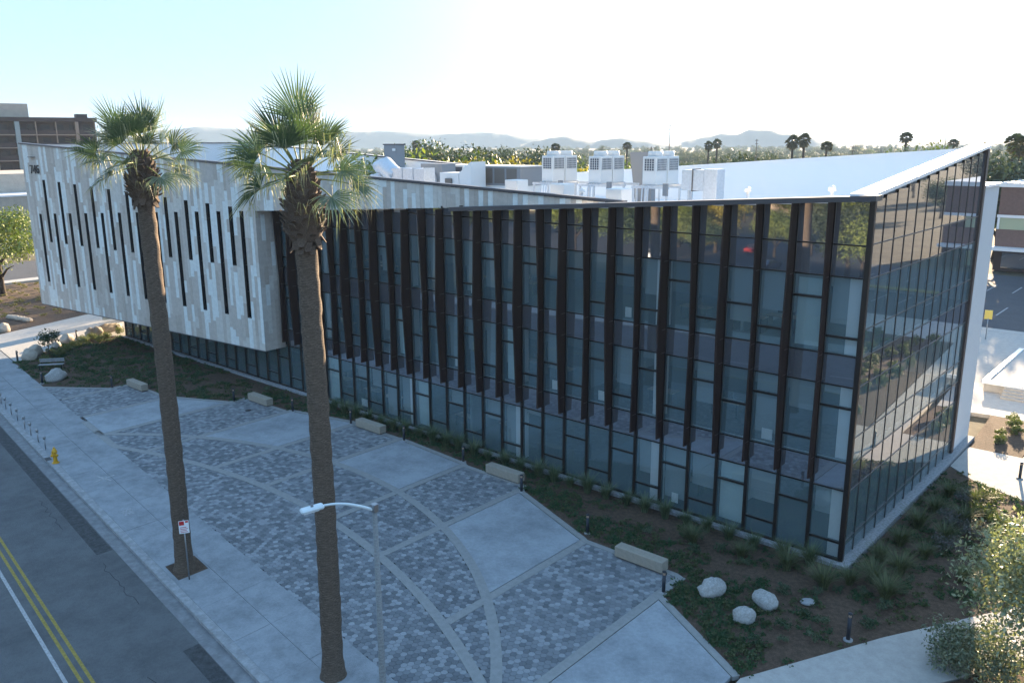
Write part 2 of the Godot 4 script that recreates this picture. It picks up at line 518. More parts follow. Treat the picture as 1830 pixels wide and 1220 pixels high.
func build_plaza() -> void:
	var base := PackedVector2Array()
	var x := -57.0
	while x <= 0.3:
		base.append(Vector2(x, zbed(x) - 0.1)); x += 0.5
	base.append(Vector2(0.3, zs(0.3))); base.append(Vector2(-57.0, zs(-57.0)))
	var plaza := setting("plaza", prismmesh(base, -0.41, GY - 0.026), M.mortar)
	var keep_out := []
	# smooth cast panels
	for s in PANELS:
		var poly := PackedVector2Array()
		var i := 0
		for k in 13:
			var xx := lerpf(s[0] + 0.24, s[2] - 0.24, k / 12.0)
			poly.append(Vector2(xx, zbed(xx) + 0.28))
		for k in 25:
			var xx := lerpf(s[2] - 0.24, s[0] + 0.24, k / 24.0)
			poly.append(Vector2(xx, zarc2(xx) - 0.22))
		part("concrete_panel", prismmesh(poly, -0.3, GY + 0.002), M.concrete, plaza)
	# bands: two arcs, straight ones between them, a border along the planting
	for f in [zarc1, zarc2]:
		var pts := PackedVector2Array()
		x = -45.5 if f == zarc1 else -43.0
		var end := -1.0 if f == zarc1 else -2.5
		while x <= end:
			pts.append(Vector2(x, f.call(x))); x += 0.5
		part("band", prismmesh(strip(pts, 0.42), -0.3, GY + 0.006), M.band, plaza)
	for xx in [-52.0, -46.6, -41.9, -36.9, -31.3, -26.8, -20.7, -15.95, -9.8, -4.7]:
		var z1 := zarc1(xx) - 0.2
		var z0 := minf(zbed(xx - 0.05), zbed(xx + 0.05)) + 0.05
		part("band", boxmesh(Vector3(xx - 0.2, -0.3, z0), Vector3(xx + 0.2, GY + 0.004, z1)), M.band, plaza)
	var edge := PackedVector2Array()
	x = -57.0
	while x <= 0.3:
		edge.append(Vector2(x, zbed(x) + 0.06)); x += 0.2
	part("planting_border", prismmesh(strip(edge, 0.3), -0.3, GY + 0.012), M.band, plaza)
	# hexagonal pavers
	var R := 0.145
	var hexm := hexagon(R - 0.006)
	var dx := R * sqrt(3.0); var dz := R * 1.5
	var cells := []
	var row := 0
	var z := 1.2
	while z < 20.5:
		x = -57.5 + (dx * 0.5 if row % 2 else 0.0)
		while x < 0.2:
			if z < zs(x) + 0.06 and z > zbed(x) + 0.12 and paved(x, z):
				cells.append(Vector2(x, z))
			x += dx
		z += dz; row += 1
	var seen := []
	for c in cells:
		var v := Vector3(c.x, GY, c.y) - CAM
		var q := Vector3(v.dot(RX), v.dot(RY), -v.dot(RZ))
		var inside := absf(q.x / q.z * FOCAL) < 905.0 and -q.y / q.z * FOCAL < 600.0
		seen.append([v.length() + (0.0 if inside else 1000.0), c])
	seen.sort_custom(func(a, b): return a[0] < b[0])
	var tones := [Color(0.18, 0.19, 0.203), Color(0.245, 0.257, 0.27), Color(0.34, 0.355, 0.367)]
	var mm := MultiMesh.new()
	mm.transform_format = MultiMesh.TRANSFORM_3D
	mm.use_colors = true
	mm.mesh = hexm
	mm.instance_count = seen.size() - 300
	for k in seen.size():
		var c: Vector2 = seen[k][1]
		var tone := 0 if rng.randf() < 0.34 else (1 if rng.randf() < 0.55 else 2)
		if c.y < zarc2(c.x) and tone == 0 and rng.randf() < 0.5: tone = 1
		var xf := Transform3D(Basis.IDENTITY, Vector3(c.x, GY - 0.012 + rng.randf_range(-0.003, 0.003), c.y))
		if k < 300:
			part("paver", hexm, M.pavers[tone], plaza, xf)
		else:
			mm.set_instance_transform(k - 300, xf)
			var j := rng.randf_range(0.85, 1.15)
			mm.set_instance_color(k - 300, Color(tones[tone].r * j, tones[tone].g * j, tones[tone].b * j))
	var field := MultiMeshInstance3D.new()
	field.name = "paver_field"
	field.multimesh = mm
	field.material_override = M.paver_mix
	field.set_meta("kind", "stuff")
	plaza.add_child(field)
	print("pavers ", seen.size())
func paved(x: float, z: float) -> bool:
	if absf(z - zarc1(x)) < 0.17 and x < -0.8 and zarc1(x) < zs(x) - 0.01: return false
	if absf(z - zarc2(x)) < 0.17 and zarc2(x) < zs(x) - 0.01 and x < -2.3: return false
	if z < zarc1(x):
		for xx in [-52.0, -46.6, -41.9, -36.9, -31.3, -26.8, -20.7, -15.95, -9.8, -4.7]:
			if absf(x - xx) < 0.13: return false
	if z < zarc2(x):
		for s in PANELS:
			if x > s[0] and x < s[2] and z < zarc2(x): return false
	return true
func hexagon(r: float) -> ArrayMesh:
	var st := ST()
	var a := []; var b := []; var c := []
	for k in 6:
		var t := TAU * (k + 0.5) / 6.0
		var d := Vector3(cos(t), 0, sin(t))
		a.append(d * (r - 0.008)); b.append(d * r + Vector3(0, -0.006, 0)); c.append(d * r + Vector3(0, -0.06, 0))
	for k in range(1, 5): tri(st, a[0], a[k], a[k + 1])
	for k in 6:
		var n := (k + 1) % 6
		quad(st, a[k], b[k], b[n], a[n]); quad(st, b[k], c[k], c[n], b[n])
	return done(st)

# ---------------------------------------------------------------- the office building
func tile_u() -> Vector3: return Vector3(-cos(TILE_ANGLE), 0, sin(TILE_ANGLE))
func tile_n() -> Vector3: return Vector3(sin(TILE_ANGLE), 0, cos(TILE_ANGLE))
func tile_at(s: float, y: float, out := 0.0) -> Vector3:
	return TILE_P + tile_u() * s + tile_n() * out + Vector3(0, y, 0)
func tile_xf(s: float, y: float, out := 0.0) -> Transform3D:   # x axis runs right along the wall, z out of it
	return Transform3D(Basis(-tile_u(), Vector3.UP, tile_n()), tile_at(s, y, out))
func tile_top(s: float) -> float: return 16.34 + 0.0502 * s
func tile_low(s: float) -> float: return 3.1 if s >= 0.0 else 13.28 - 0.0517 * s
func s_of_x(x: float) -> float: return (TILE_P.x - x) / cos(TILE_ANGLE)
func glass_top(x: float) -> float:
	return 15.72 + 0.0645 * x if x > -22.3 else tile_low(s_of_x(x)) + 0.22
func sized(lo: Vector3, hi: Vector3) -> Transform3D:
	return Transform3D(Basis.from_scale(hi - lo), (lo + hi) * 0.5)
func fin_shape(depths: Array, y0: float, y1: float, t := 0.035) -> ArrayMesh:
	# a plate standing out from the glass; its outer edge runs through the given depths from top to bottom
	var st := ST()
	var n := depths.size()
	for i in n - 1:
		var ya := lerpf(y1, y0, float(i) / (n - 1)); var yb := lerpf(y1, y0, float(i + 1) / (n - 1))
		var a := [Vector3(-t, yb, 0.06), Vector3(-t, yb, depths[i + 1]), Vector3(-t, ya, depths[i]), Vector3(-t, ya, 0.06)]
		var b := []
		for p in a: b.append(p + Vector3(t * 2, 0, 0))
		quad(st, a[0], a[3], a[2], a[1]); quad(st, b[0], b[1], b[2], b[3])
		quad(st, a[1], a[2], b[2], b[1])
		if i == 0: quad(st, a[3], b[3], b[2], a[2])
		if i == n - 2: quad(st, a[0], a[1], b[1], b[0])
	return done(st)
func pane(parent: Node, m: Material, lo: Vector3, hi: Vector3, called := "pane") -> void:
	if called == "pane":   # a sheet of glass
		var d := hi - lo
		if d.z < d.x: part(called, sheet, m, parent, Transform3D(Basis.from_scale(Vector3(d.x, d.y, 1)), Vector3((lo.x + hi.x) * 0.5, (lo.y + hi.y) * 0.5, hi.z)))
		else: part(called, sheet, m, parent, Transform3D(Basis(Vector3.UP, PI / 2) * Basis.from_scale(Vector3(d.z, d.y, 1)), Vector3(hi.x, (lo.y + hi.y) * 0.5, (lo.z + hi.z) * 0.5)))
		return
	part(called, unit_box, m, parent, sized(lo, hi))
func build_building() -> void:
	var b := thing("office_building", "three-storey office building with tiled cantilevered wing and dark finned glass walls", "building")
	var xl := -45 * BAY
	# --- shell: slabs, core, rear and end walls
	var slab := part("floor_slab", boxmesh(Vector3(xl, -0.35, -20.9), Vector3(-0.12, 0.0, -0.1)), M.inner_floor, b)
	for y in [4.57, 9.14]:
		part("floor_slab", boxmesh(Vector3(-69.0, y - 0.5, -16.9), Vector3(-0.14, y, -0.14)), M.inner_ceiling, b)
		part("carpet", boxmesh(Vector3(-68.9, y + 0.004, -16.8), Vector3(-0.2, y + 0.02, -0.2)), M.inner_floor, b)
	var rp := PackedVector2Array([Vector2(-0.16, -0.26), Vector2(-0.16, -17.3), Vector2(-69.4, -17.2), Vector2(tile_at(33.3, 0).x, tile_at(33.3, 0).z - 0.2), Vector2(-41.75, 1.42), Vector2(-41.75, -0.26), Vector2(-26.0, -0.26)])
	part("roof_deck", prismmesh(rp, 13.55, 13.95), M.membrane, b)
	part("core_wall", boxmesh(Vector3(-68.4, 0.0, -9.2), Vector3(-6.0, 13.5, -9.0)), M.inner_wall, b)
	for k in 9:
		var x := -6.0 - k * 9.14 * 0.98
		for f in 3:
			if (k + f) % 2: continue
			var y := f * 4.57
			part("partition", boxmesh(Vector3(x - 0.08, y + 0.03, -8.9), Vector3(x + 0.08, y + 4.0, -1.6)), M.inner_wall, b)
	for x in [-0.45, -9.6, -18.7, -27.8, -36.5]:
		part("column", boxmesh(Vector3(x - 0.26, 0.01, -0.75), Vector3(x + 0.26, 13.5, -0.22)), M.column, b)
	# rear wall, end walls and their parapets
	var rear := ST()
	box(rear, Vector3(-69.5, 0, -17.6), Vector3(-0.3, 13.5, -17.3))
	part("rear_wall", done(rear), M.stucco, b)
	var pr := [[-69.6, 17.9], [-33.2, 15.75], [-33.0, 15.3], [0.05, 17.5]]
	for k in [0, 2]:
		var st := ST()
		var a: Array = pr[k]; var c: Array = pr[k + 1]
		var v := []
		for q in [[a[0], 13.4], [c[0], 13.4], [c[0], c[1]], [a[0], a[1]]]: v.append(Vector3(q[0], q[1], -17.3))
		var w := []
		for q in v: w.append(q + Vector3(0, 0, -0.35))
		quad(st, v[0], v[3], v[2], v[1]); quad(st, w[0], w[1], w[2], w[3]); quad(st, v[3], w[3], w[2], v[2]); quad(st, v[1], v[2], w[2], w[1]); quad(st, v[0], w[0], w[3], v[3])
		part("rear_parapet", done(st), M.membrane, b)
		var cp := ST()
		sloped_bar(cp, Vector3(a[0] - 0.1, a[1], -17.48), Vector3(c[0], c[1], -17.48), 0.5, 0.12)
		part("coping", done(cp), M.white_metal if k == 2 else M.coping, b)
	# cantilevered wing: end wall, soffit, top
	var tl := tile_at(33.55, 0.0)
	var endw := ST()
	var e0 := Vector3(tl.x, 0, tl.z - 0.15); var e1 := Vector3(-69.6, 0, -17.5)  # unseen rear corner set inward, shaped so low sun lights the lawn strip
	var inx := Vector3(0.3, 0, 0)
	for q in [[e0, e1]]:
		var a: Vector3 = q[0]; var c: Vector3 = q[1]
		var u := Vector3(0, 3.1, 0); var t0 := Vector3(0, 17.98, 0)
		quad(endw, a + u, a + t0, c + t0, c + u); quad(endw, c + inx + u, c + inx + t0, a + inx + t0, a + inx + u)
		quad(endw, a + t0, a + inx + t0, c + inx + t0, c + t0)
	part("end_wall", done(endw), M.stucco, b)
	part("coping", boxmesh(Vector3(-0.1, 0, 0), Vector3(0.4, 0.1, 22.2)), M.coping, b, Transform3D(Basis(Vector3.UP, atan2(e0.x - e1.x, e0.z - e1.z)), Vector3(e1.x, 17.985, e1.z)))
	var sf := PackedVector2Array([Vector2(tl.x, tl.z - 0.1), Vector2(TILE_P.x - 0.05, TILE_P.z - 0.1), Vector2(TILE_P.x - 0.05, -0.1), Vector2(xl, -0.1), Vector2(xl, -17.3), Vector2(-69.6, -17.3)])
	part("soffit", prismmesh(sf, 3.12, 3.3), M.stucco, b)
	# ground floor end wall under the wing
	part("end_glass_wall", boxmesh(Vector3(xl - 0.06, 0, -17.3), Vector3(xl + 0.04, 3.1, -0.15)), M.spandrel, b)
	# --- tile cladding
	build_tiles(b)
	# --- front curtain wall
	var front := Node3D.new(); front.name = "front_curtain_wall"; b.add_child(front)
	var plinth := part("plinth", boxmesh(Vector3(xl - 0.3, -0.4, -0.25), Vector3(0.28, 0.0, 0.38), 0.02), M.plinth, b)
	var H := [[0.06, 3.27], [4.49, 7.86], [9.14, 12.45]]     # vision bands
	for i in 46:
		var x := -i * BAY
		var deep := 0.09 if i > 26 else 0.07
		var yt := 3.2 if i > 27 else glass_top(x) - 0.1
		part("mullion", unit_box, M.bronze, front, sized(Vector3(x - 0.075, 0.03, -0.13), Vector3(x + 0.075, yt, deep + 0.02)))
	part("sill", boxmesh(Vector3(xl, 0.0, -0.12), Vector3(0, 0.09, 0.075)), M.bronze, front)
	for i in 45:
		var x1 := -i * BAY - 0.076; var x0 := -(i + 1) * BAY + 0.076
		var upper := i < 27
		for f in 3:
			if f > 0 and not upper: continue
			var lo: float = H[f][0]; var hi: float = H[f][1]
			if f == 0 and not upper: hi = 3.2
			var split := lo + 0.78 if (i + f) % 2 == 0 else hi - 0.95
			if i % 7 == 3 and f > 0: split = lo + (hi - lo) * 0.5
			pane(front, M.pane, Vector3(x0, lo + 0.06, -0.02), Vector3(x1, split - 0.05, 0.008))
			pane(front, M.pane, Vector3(x0, split + 0.05, -0.02), Vector3(x1, hi - 0.045, 0.008))
			pane(front, M.bronze, Vector3(x0, split - 0.05, -0.1), Vector3(x1, split + 0.05, 0.045), "transom")
			if upper:
				pane(front, M.bronze, Vector3(x0, hi - 0.045, -0.1), Vector3(x1, hi + 0.02, 0.04), "transom")
			if upper and f > 0:
				pane(front, M.bronze, Vector3(x0, lo - 0.005, -0.1), Vector3(x1, lo + 0.06, 0.04), "transom")
		if upper:
			var yt := glass_top((x0 + x1) * 0.5) - 0.2
			pane(front, M.spandrel, Vector3(x0, 3.29, -0.05), Vector3(x1, 4.485, 0.006), "spandrel_panel")
			pane(front, M.spandrel, Vector3(x0, 7.88, -0.05), Vector3(x1, 9.135, 0.006), "spandrel_panel")
			if yt > 12.75:
				var ym := minf(13.75, yt)
				pane(front, M.spandrel, Vector3(x0, 12.47, -0.05), Vector3(x1, ym - 0.03, 0.006), "spandrel_panel")
				if yt - ym > 0.25:
					pane(front, M.bronze, Vector3(x0, ym - 0.03, -0.1), Vector3(x1, ym + 0.03, 0.04), "transom")
					pane(front, M.spandrel, Vector3(x0, ym + 0.03, -0.05), Vector3(x1, yt, 0.006), "spandrel_panel")
			# blinds drawn to differing heights behind some panes
			for f in 3:
				if rng.randf() < 0.45:
					var drop := rng.randf_range(0.3, 3.0)
					part("blind", unit_box, M.blind, b, sized(Vector3(x0 + 0.03, H[f][1] - 0.1 - drop, -0.3), Vector3(x1 - 0.03, H[f][1] - 0.1, -0.29)))
	# pale boards and notices standing just behind a few panes
	for q in [[2, 1, 0.5], [7, 2, 0.35], [8, 1, 0.4], [12, 1, 0.9], [14, 2, 0.5], [17, 0, 1.0], [18, 1, 1.2], [21, 0, 0.6], [23, 0, 1.1], [5, 0, 0.35], [1, 2, 1.1], [10, 1, 0.5], [3, 0, 1.2], [24, 1, 1.0], [15, 1, 0.3]]:
		var lo: float = H[q[1]][0] + 0.1
		var xc: float = -(q[0] + 0.5) * BAY
		var hh: float = 2.9 if q[2] > 0.85 else 0.5
		part("pale_board", unit_box, M.column if q[2] < 0.85 else M.pale_screen, b, sized(Vector3(xc - q[2] * 0.5, lo + 0.1, -0.2), Vector3(xc + q[2] * 0.5, lo + 0.1 + hh, -0.16)))
	# fins, joined of lengths with bright joints
	for i in range(1, 28):
		var x := -i * BAY
		var y1 := glass_top(x) - (0.16 if x > -22.3 else 0.27)
		var d: Array = [0.62, 0.7, 0.8, 0.68, 0.55] if i % 2 == 0 else [0.66, 0.56, 0.46, 0.5, 0.56]
		var fin := part("fin", fin_shape(d, 3.62, y1), M.fin, b, Transform3D(Basis.IDENTITY, Vector3(x, 0, 0)))
		for y in [4.5, 7.95, 9.1, 12.4]:
			part("joint", unit_box, M.rod, fin, sized(Vector3(-0.037, y, 0.07), Vector3(0.037, y + 0.014, 0.44)))
	# soffit between the tiles and the glass and the coping along the glass
	var so := ST()
	var prev := Vector3.ZERO
	for k in 20:
		var s := -float(k)
		var a := tile_at(s, 13.3 - 0.0517 * s, -0.05)
		var c := Vector3(a.x, a.y, -0.2)
		if k > 0:
			var pa := tile_at(s + 1, 13.3 - 0.0517 * (s + 1), -0.05)
			quad(so, pa, a, c, Vector3(pa.x, pa.y, -0.2))
	part("soffit", done(so), M.coping, b)
	var cp := ST()
	sloped_bar(cp, Vector3(-23.2, 14.3, 0.33), Vector3(0.3, 15.8, 0.33), 0.7, 0.22)
	part("glass_coping", done(cp), M.coping, b)
	# --- right curtain wall
	var right := Node3D.new(); right.name = "side_curtain_wall"; b.add_child(right)
	part("corner_post", boxmesh(Vector3(-0.12, 0.02, -0.12), Vector3(0.1, 15.6, 0.1), 0.02), M.bronze, right)
	var nb := 12
	var wz := 17.2 / nb
	var rows := [0.06, 0.85, 3.2, 4.4, 5.6, 7.85, 9.1, 10.3, 12.4, 13.8]
	for i in nb + 1:
		var z := -i * wz
		if i > 0:
			part("mullion", unit_box, M.bronze, right, sized(Vector3(-0.1, 0.03, z - 0.028), Vector3(0.03, 15.6 + i * wz * 0.1, z + 0.028)))
	for i in nb:
		var z1 := -i * wz - 0.029; var z0 := -(i + 1) * wz + 0.029
		var yt := 15.62 + i * wz * 0.1
		for k in rows.size():
			var lo: float = rows[k]; var hi: float = rows[k + 1] if k + 1 < rows.size() else yt
			var solid := (lo > 3.0 and lo < 4.3) or (lo > 7.7 and lo < 9.0) or lo > 12.3
			pane(right, M.spandrel if solid else M.pane, Vector3(-0.03, lo + 0.03, z0), Vector3(0.006, hi - 0.02, z1), "spandrel_panel" if solid else "pane")
			if k > 0:
				pane(right, M.transom_grey, Vector3(-0.08, lo - 0.02, z0), Vector3(0.026, lo + 0.03, z1), "transom")
	part("side_plinth", boxmesh(Vector3(-0.3, -0.4, -21.3), Vector3(0.42, -0.01, 0.36), 0.02), M.plinth, b)
	var rc := ST()
	sloped_bar(rc, Vector3(-0.35, 15.82, 0.36), Vector3(-0.35, 17.62, -17.7), 0.95, 0.16)
	part("white_coping", done(rc), M.white_metal, b)
	var ip := ST()   # inner face of the parapet on this side
	for q in [[Vector3(-0.75, 13.5, 0.0), Vector3(-0.75, 15.75, 0.0), Vector3(-0.75, 17.5, -17.3), Vector3(-0.75, 13.5, -17.3)]]:
		quad(ip, q[0], q[1], q[2], q[3])
		quad(ip, q[3] + Vector3(0.3, 0, 0), q[2] + Vector3(0.3, 0, 0), q[1] + Vector3(0.3, 0, 0), q[0] + Vector3(0.3, 0, 0))
	part("side_parapet", done(ip), M.membrane, b)
	var fp := ST()
	quad(fp, Vector3(-23, 13.5, -0.3), Vector3(-23, 14.2, -0.3), Vector3(-0.4, 15.65, -0.3), Vector3(-0.4, 13.5, -0.3))
	quad(fp, Vector3(-0.4, 13.5, -0.45), Vector3(-0.4, 15.65, -0.45), Vector3(-23, 14.2, -0.45), Vector3(-23, 13.5, -0.45))
	quad(fp, Vector3(-23, 14.2, -0.3), Vector3(-23, 14.2, -0.45), Vector3(-0.4, 15.65, -0.45), Vector3(-0.4, 15.65, -0.3))
	part("front_parapet", done(fp), M.membrane, b)
	part("rear_post", boxmesh(Vector3(-0.15, 0.02, -17.55), Vector3(0.12, 17.4, -17.15)), M.post_brown, right)
	# white stucco pier behind the glass
	part("white_pier", boxmesh(Vector3(-1.2, 0, -21.3), Vector3(0.02, 15.3, -17.62)), M.stucco, b)
	part("pier_coping", boxmesh(Vector3(-1.3, 15.302, -21.4), Vector3(0.12, 15.45, -17.63)), M.white_metal, b)
	# desks, screens and chairs near the glass
	for k in 26:
		var x := -rng.randf_range(1.5, 39.0)
		var y: float = [0.0, 4.59, 9.16][k % 3]
		var dk := part("desk", boxmesh(Vector3(-0.75, 0.7, -0.35), Vector3(0.75, 0.74, 0.35)), M.desk, b, Transform3D(Basis.IDENTITY, Vector3(x, y, -rng.randf_range(1.8, 3.2))))
		part("screen", boxmesh(Vector3(-0.3, 0.85, -0.05), Vector3(0.3, 1.22, -0.02)), M.monitor, dk)
		part("desk_leg", boxmesh(Vector3(-0.7, 0.0, -0.3), Vector3(-0.64, 0.7, 0.3)), M.dark, dk)
		part("desk_leg", boxmesh(Vector3(0.64, 0.0, -0.3), Vector3(0.7, 0.7, 0.3)), M.dark, dk)
func sloped_bar(st: SurfaceTool, a: Vector3, c: Vector3, width: float, height: float) -> void:
	var d := (c - a); d.y = 0
	var n := Vector3(-d.z, 0, d.x).normalized() * width * 0.5
	var u := Vector3(0, height, 0)
	var v := [a - n - u, a + n - u, a + n, a - n, c - n - u, c + n - u, c + n, c - n]
	quad(st, v[0], v[1], v[2], v[3]); quad(st, v[5], v[4], v[7], v[6])
	quad(st, v[1], v[5], v[6], v[2]); quad(st, v[4], v[0], v[3], v[7])
	quad(st, v[3], v[2], v[6], v[7]); quad(st, v[0], v[4], v[5], v[1])
func build_tiles(b: Node3D) -> void:
	var cl := Node3D.new(); cl.name = "tile_cladding"; b.add_child(cl)
	# wall behind the planks
	var st := ST()
	var L := 33.55
	for seg in [[0.0, L], [-29.5, 0.0]]:
		var a: float = seg[0]; var c: float = seg[1]
		var n := 1 if a == 0.0 else 6
		for k in n:
			var s0 := lerpf(a, c, float(k) / n); var s1 := lerpf(a, c, float(k + 1) / n)
			var l0 := tile_low(s0 if s0 < 0 or a == 0.0 else 0.0); var l1 := 3.1 if a == 0.0 else 13.28 - 0.0517 * s1
			if a < 0: l0 = 13.28 - 0.0517 * s0
			var v := [tile_at(s1, l1, -0.03), tile_at(s1, tile_top(s1), -0.03), tile_at(s0, tile_top(s0), -0.03), tile_at(s0, l0, -0.03)]
			if a < 0:
				quad(st, v[0], v[1], v[2], v[3])
			var w := []
			for q in v: w.append(q - tile_n() * 0.27)
			quad(st, w[3], w[2], w[1], w[0]); quad(st, v[1], w[1], w[2], v[2])
			quad(st, v[0], v[3], w[3], w[0])
	# front of the wing with its slits left open, column by column
	var W := 2.715 / 8.0
	var wins := []
	for i in 11: wins.append([30.2 - 2.715 * i, 9.2, 13.34 + 0.05 * (30.2 - 2.715 * i), 0.46])
	for i in 12: wins.append([31.65 - 2.715 * i, 5.4, 13.32 - 0.05 * (31.65 - 2.715 * i), 0.46])
	var cols := []
	var s := 0.0
	# cut the wall into vertical columns at window edges
	var cuts := [0.0, L]
	for w in wins: cuts.append(w[0]); cuts.append(w[0] - w[3])
	cuts.sort()
	for k in cuts.size() - 1:
		var s0: float = cuts[k]; var s1: float = cuts[k + 1]
		var mid := (s0 + s1) * 0.5
		var spans := [[3.1, tile_top(mid)]]
		for w in wins:
			if mid < w[0] and mid > w[0] - w[3]:
				spans = [[3.1, w[1]], [w[2], tile_top(mid)]]
		for sp in spans:
			var t1: float = tile_top(s1) if sp[1] == tile_top(mid) else sp[1]
			var t0: float = tile_top(s0) if sp[1] == tile_top(mid) else sp[1]
			quad(st, tile_at(s1, sp[0], -0.03), tile_at(s1, t1, -0.03), tile_at(s0, t0, -0.03), tile_at(s0, sp[0], -0.03))
		# sub-columns of planks
		var n := maxi(1, int(round((s1 - s0) / W)))
		for j in n:
			cols.append([lerpf(s0, s1, float(j) / n), lerpf(s0, s1, float(j + 1) / n), spans])
	part("backing_wall", done(st), M.backing, b)
	var planks := []
	for c in cols:
		for sp in c[2]:
			planks.append_array(column_of_planks(c[0], c[1], sp[0], minf(sp[1], minf(tile_top(c[0]), tile_top(c[1])))))
	s = -29.2
	while s < -0.02:
		var s1 := minf(s + W, 0.0)
		var lo := 13.28 - 0.0517 * s
		var hi := tile_top(s) - 0.02
		if hi - lo > 0.12:
			planks.append_array(column_of_planks(s, s1, lo, hi))
		s += W
	planks.sort_custom(func(a, c): return a[4] > c[4])
	var rest := ST()
	for k in planks.size():
		var q: Array = planks[k]
		var xf := tile_xf((q[0] + q[1]) * 0.5, (q[2] + q[3]) * 0.5, 0.0) * Transform3D(Basis.from_scale(Vector3(q[1] - q[0] - 0.01, q[3] - q[2] - 0.008, 0.04)), Vector3(0, 0, q[6]))
		if k < 300:
			part("plank", unit_box, M.planks[q[5]], cl, xf)
		else:
			var cc: Color = M.planks[q[5]].albedo_color.srgb_to_linear()
			rest.set_color(cc)
			box(rest, Vector3(-0.5, -0.5, -0.5), Vector3(0.5, 0.5, 0.5), xf)
	var field := part("plank_field", done(rest), M.plank_mix, cl)
	field.set_meta("kind", "stuff")
	print("planks ", planks.size())
	# return wall where the wing steps back to the glass
	part("return_backing", boxmesh(Vector3(-41.68, 3.1, -0.05), Vector3(-41.64, 13.2, 1.66)), M.backing, b)
	for k in 5:
		var z1 := 1.69 - k * 0.34
		var y := 3.1
		while y < 13.2:
			var y1 := minf(y + rng.randf_range(1.0, 2.6), 13.25)
			part("plank", unit_box, M.planks[pick_tone(0.16)], cl, sized(Vector3(-41.64, y + 0.004, z1 - 0.335), Vector3(-41.60, y1 - 0.004, z1)))
			y = y1
	# slit windows
	for w in wins:
		var o := part("slit_window", unit_box, M.slit, b, tile_xf(w[0] - w[3] * 0.5, (w[1] + w[2]) * 0.5, -0.16) * Transform3D(Basis.from_scale(Vector3(w[3], w[2] - w[1], 0.02)), Vector3.ZERO))
		var fr := ST()
		var hw: float = w[3] * 0.5; var y0: float = w[1]; var y1: float = w[2]
		box(fr, Vector3(-hw, y0, -0.2), Vector3(-hw + 0.03, y1, 0.03)); box(fr, Vector3(hw - 0.03, y0, -0.2), Vector3(hw, y1, 0.03))
		box(fr, Vector3(-hw + 0.03, y0, -0.2), Vector3(hw - 0.03, y0 + 0.04, 0.028)); box(fr, Vector3(-hw + 0.03, y1 - 0.04, -0.2), Vector3(hw - 0.03, y1, 0.028))
		var q := 3
		for k in range(1, 4):
			var yy := lerpf(y0, y1, k / 4.0)
			box(fr, Vector3(-hw + 0.03, yy - 0.02, -0.2), Vector3(hw - 0.03, yy + 0.02, -0.12))
		part("slit_frame", done(fr), M.dark, b, tile_xf(w[0] - hw, 0, 0))
	# coping of the sloping tile parapet and a rail at its lower edge
	var cp := ST()
	var a0 := tile_at(L + 0.1, tile_top(L) + 0.14, -0.1); var a1 := tile_at(-29.3, tile_top(-29.3) + 0.14, -0.1)
	sloped_bar(cp, a0, a1, 0.42, 0.14)
	part("tile_coping", done(cp), M.coping, b)
	part("edge_trim", boxmesh(Vector3(-L, -0.06, -0.32), Vector3(0, 0.0, 0.03)), M.coping, b, tile_xf(0, 3.1))
	# house number
	var tm := TextMesh.new()
	var fnt := SystemFont.new(); fnt.font_names = PackedStringArray(["Droid Sans"]); fnt.font_weight = 700
	tm.font = fnt; tm.text = "746"; tm.font_size = 64; tm.pixel_size = 0.0165; tm.depth = 0.05
	part("house_number", tm, M.dark, b, tile_xf(31.3, 15.75, 0.06))
	part("sign_lamp_arm", boxmesh(Vector3(-0.55, -0.02, 0.0), Vector3(0.45, 0.03, 0.25)), M.dark, b, tile_xf(31.4, 16.85, 0.02))
func pick_tone(light: float) -> int:
	var r := rng.randf()
	return 0 if r < light else (1 if r < light + 0.2 else (2 if r < light + 0.55 else 3))
func column_of_planks(s0: float, s1: float, lo: float, hi: float) -> Array:
	var out := []
	var y := lo
	var first := true
	while y < hi - 0.02:
		var h := rng.randf_range(0.9, 3.4)
		if first: h *= rng.randf_range(0.4, 1.0)
		first = false
		var y1 := minf(y + h, hi)
		if hi - y1 < 0.35: y1 = hi
		var near := 60.0 / (60.0 + (s0 + 5.0))
		out.append([s0, s1, y, y1, (y1 - y) * near * near, pick_tone(0.3), rng.randf_range(-0.004, 0.004)])
		y = y1
	return out

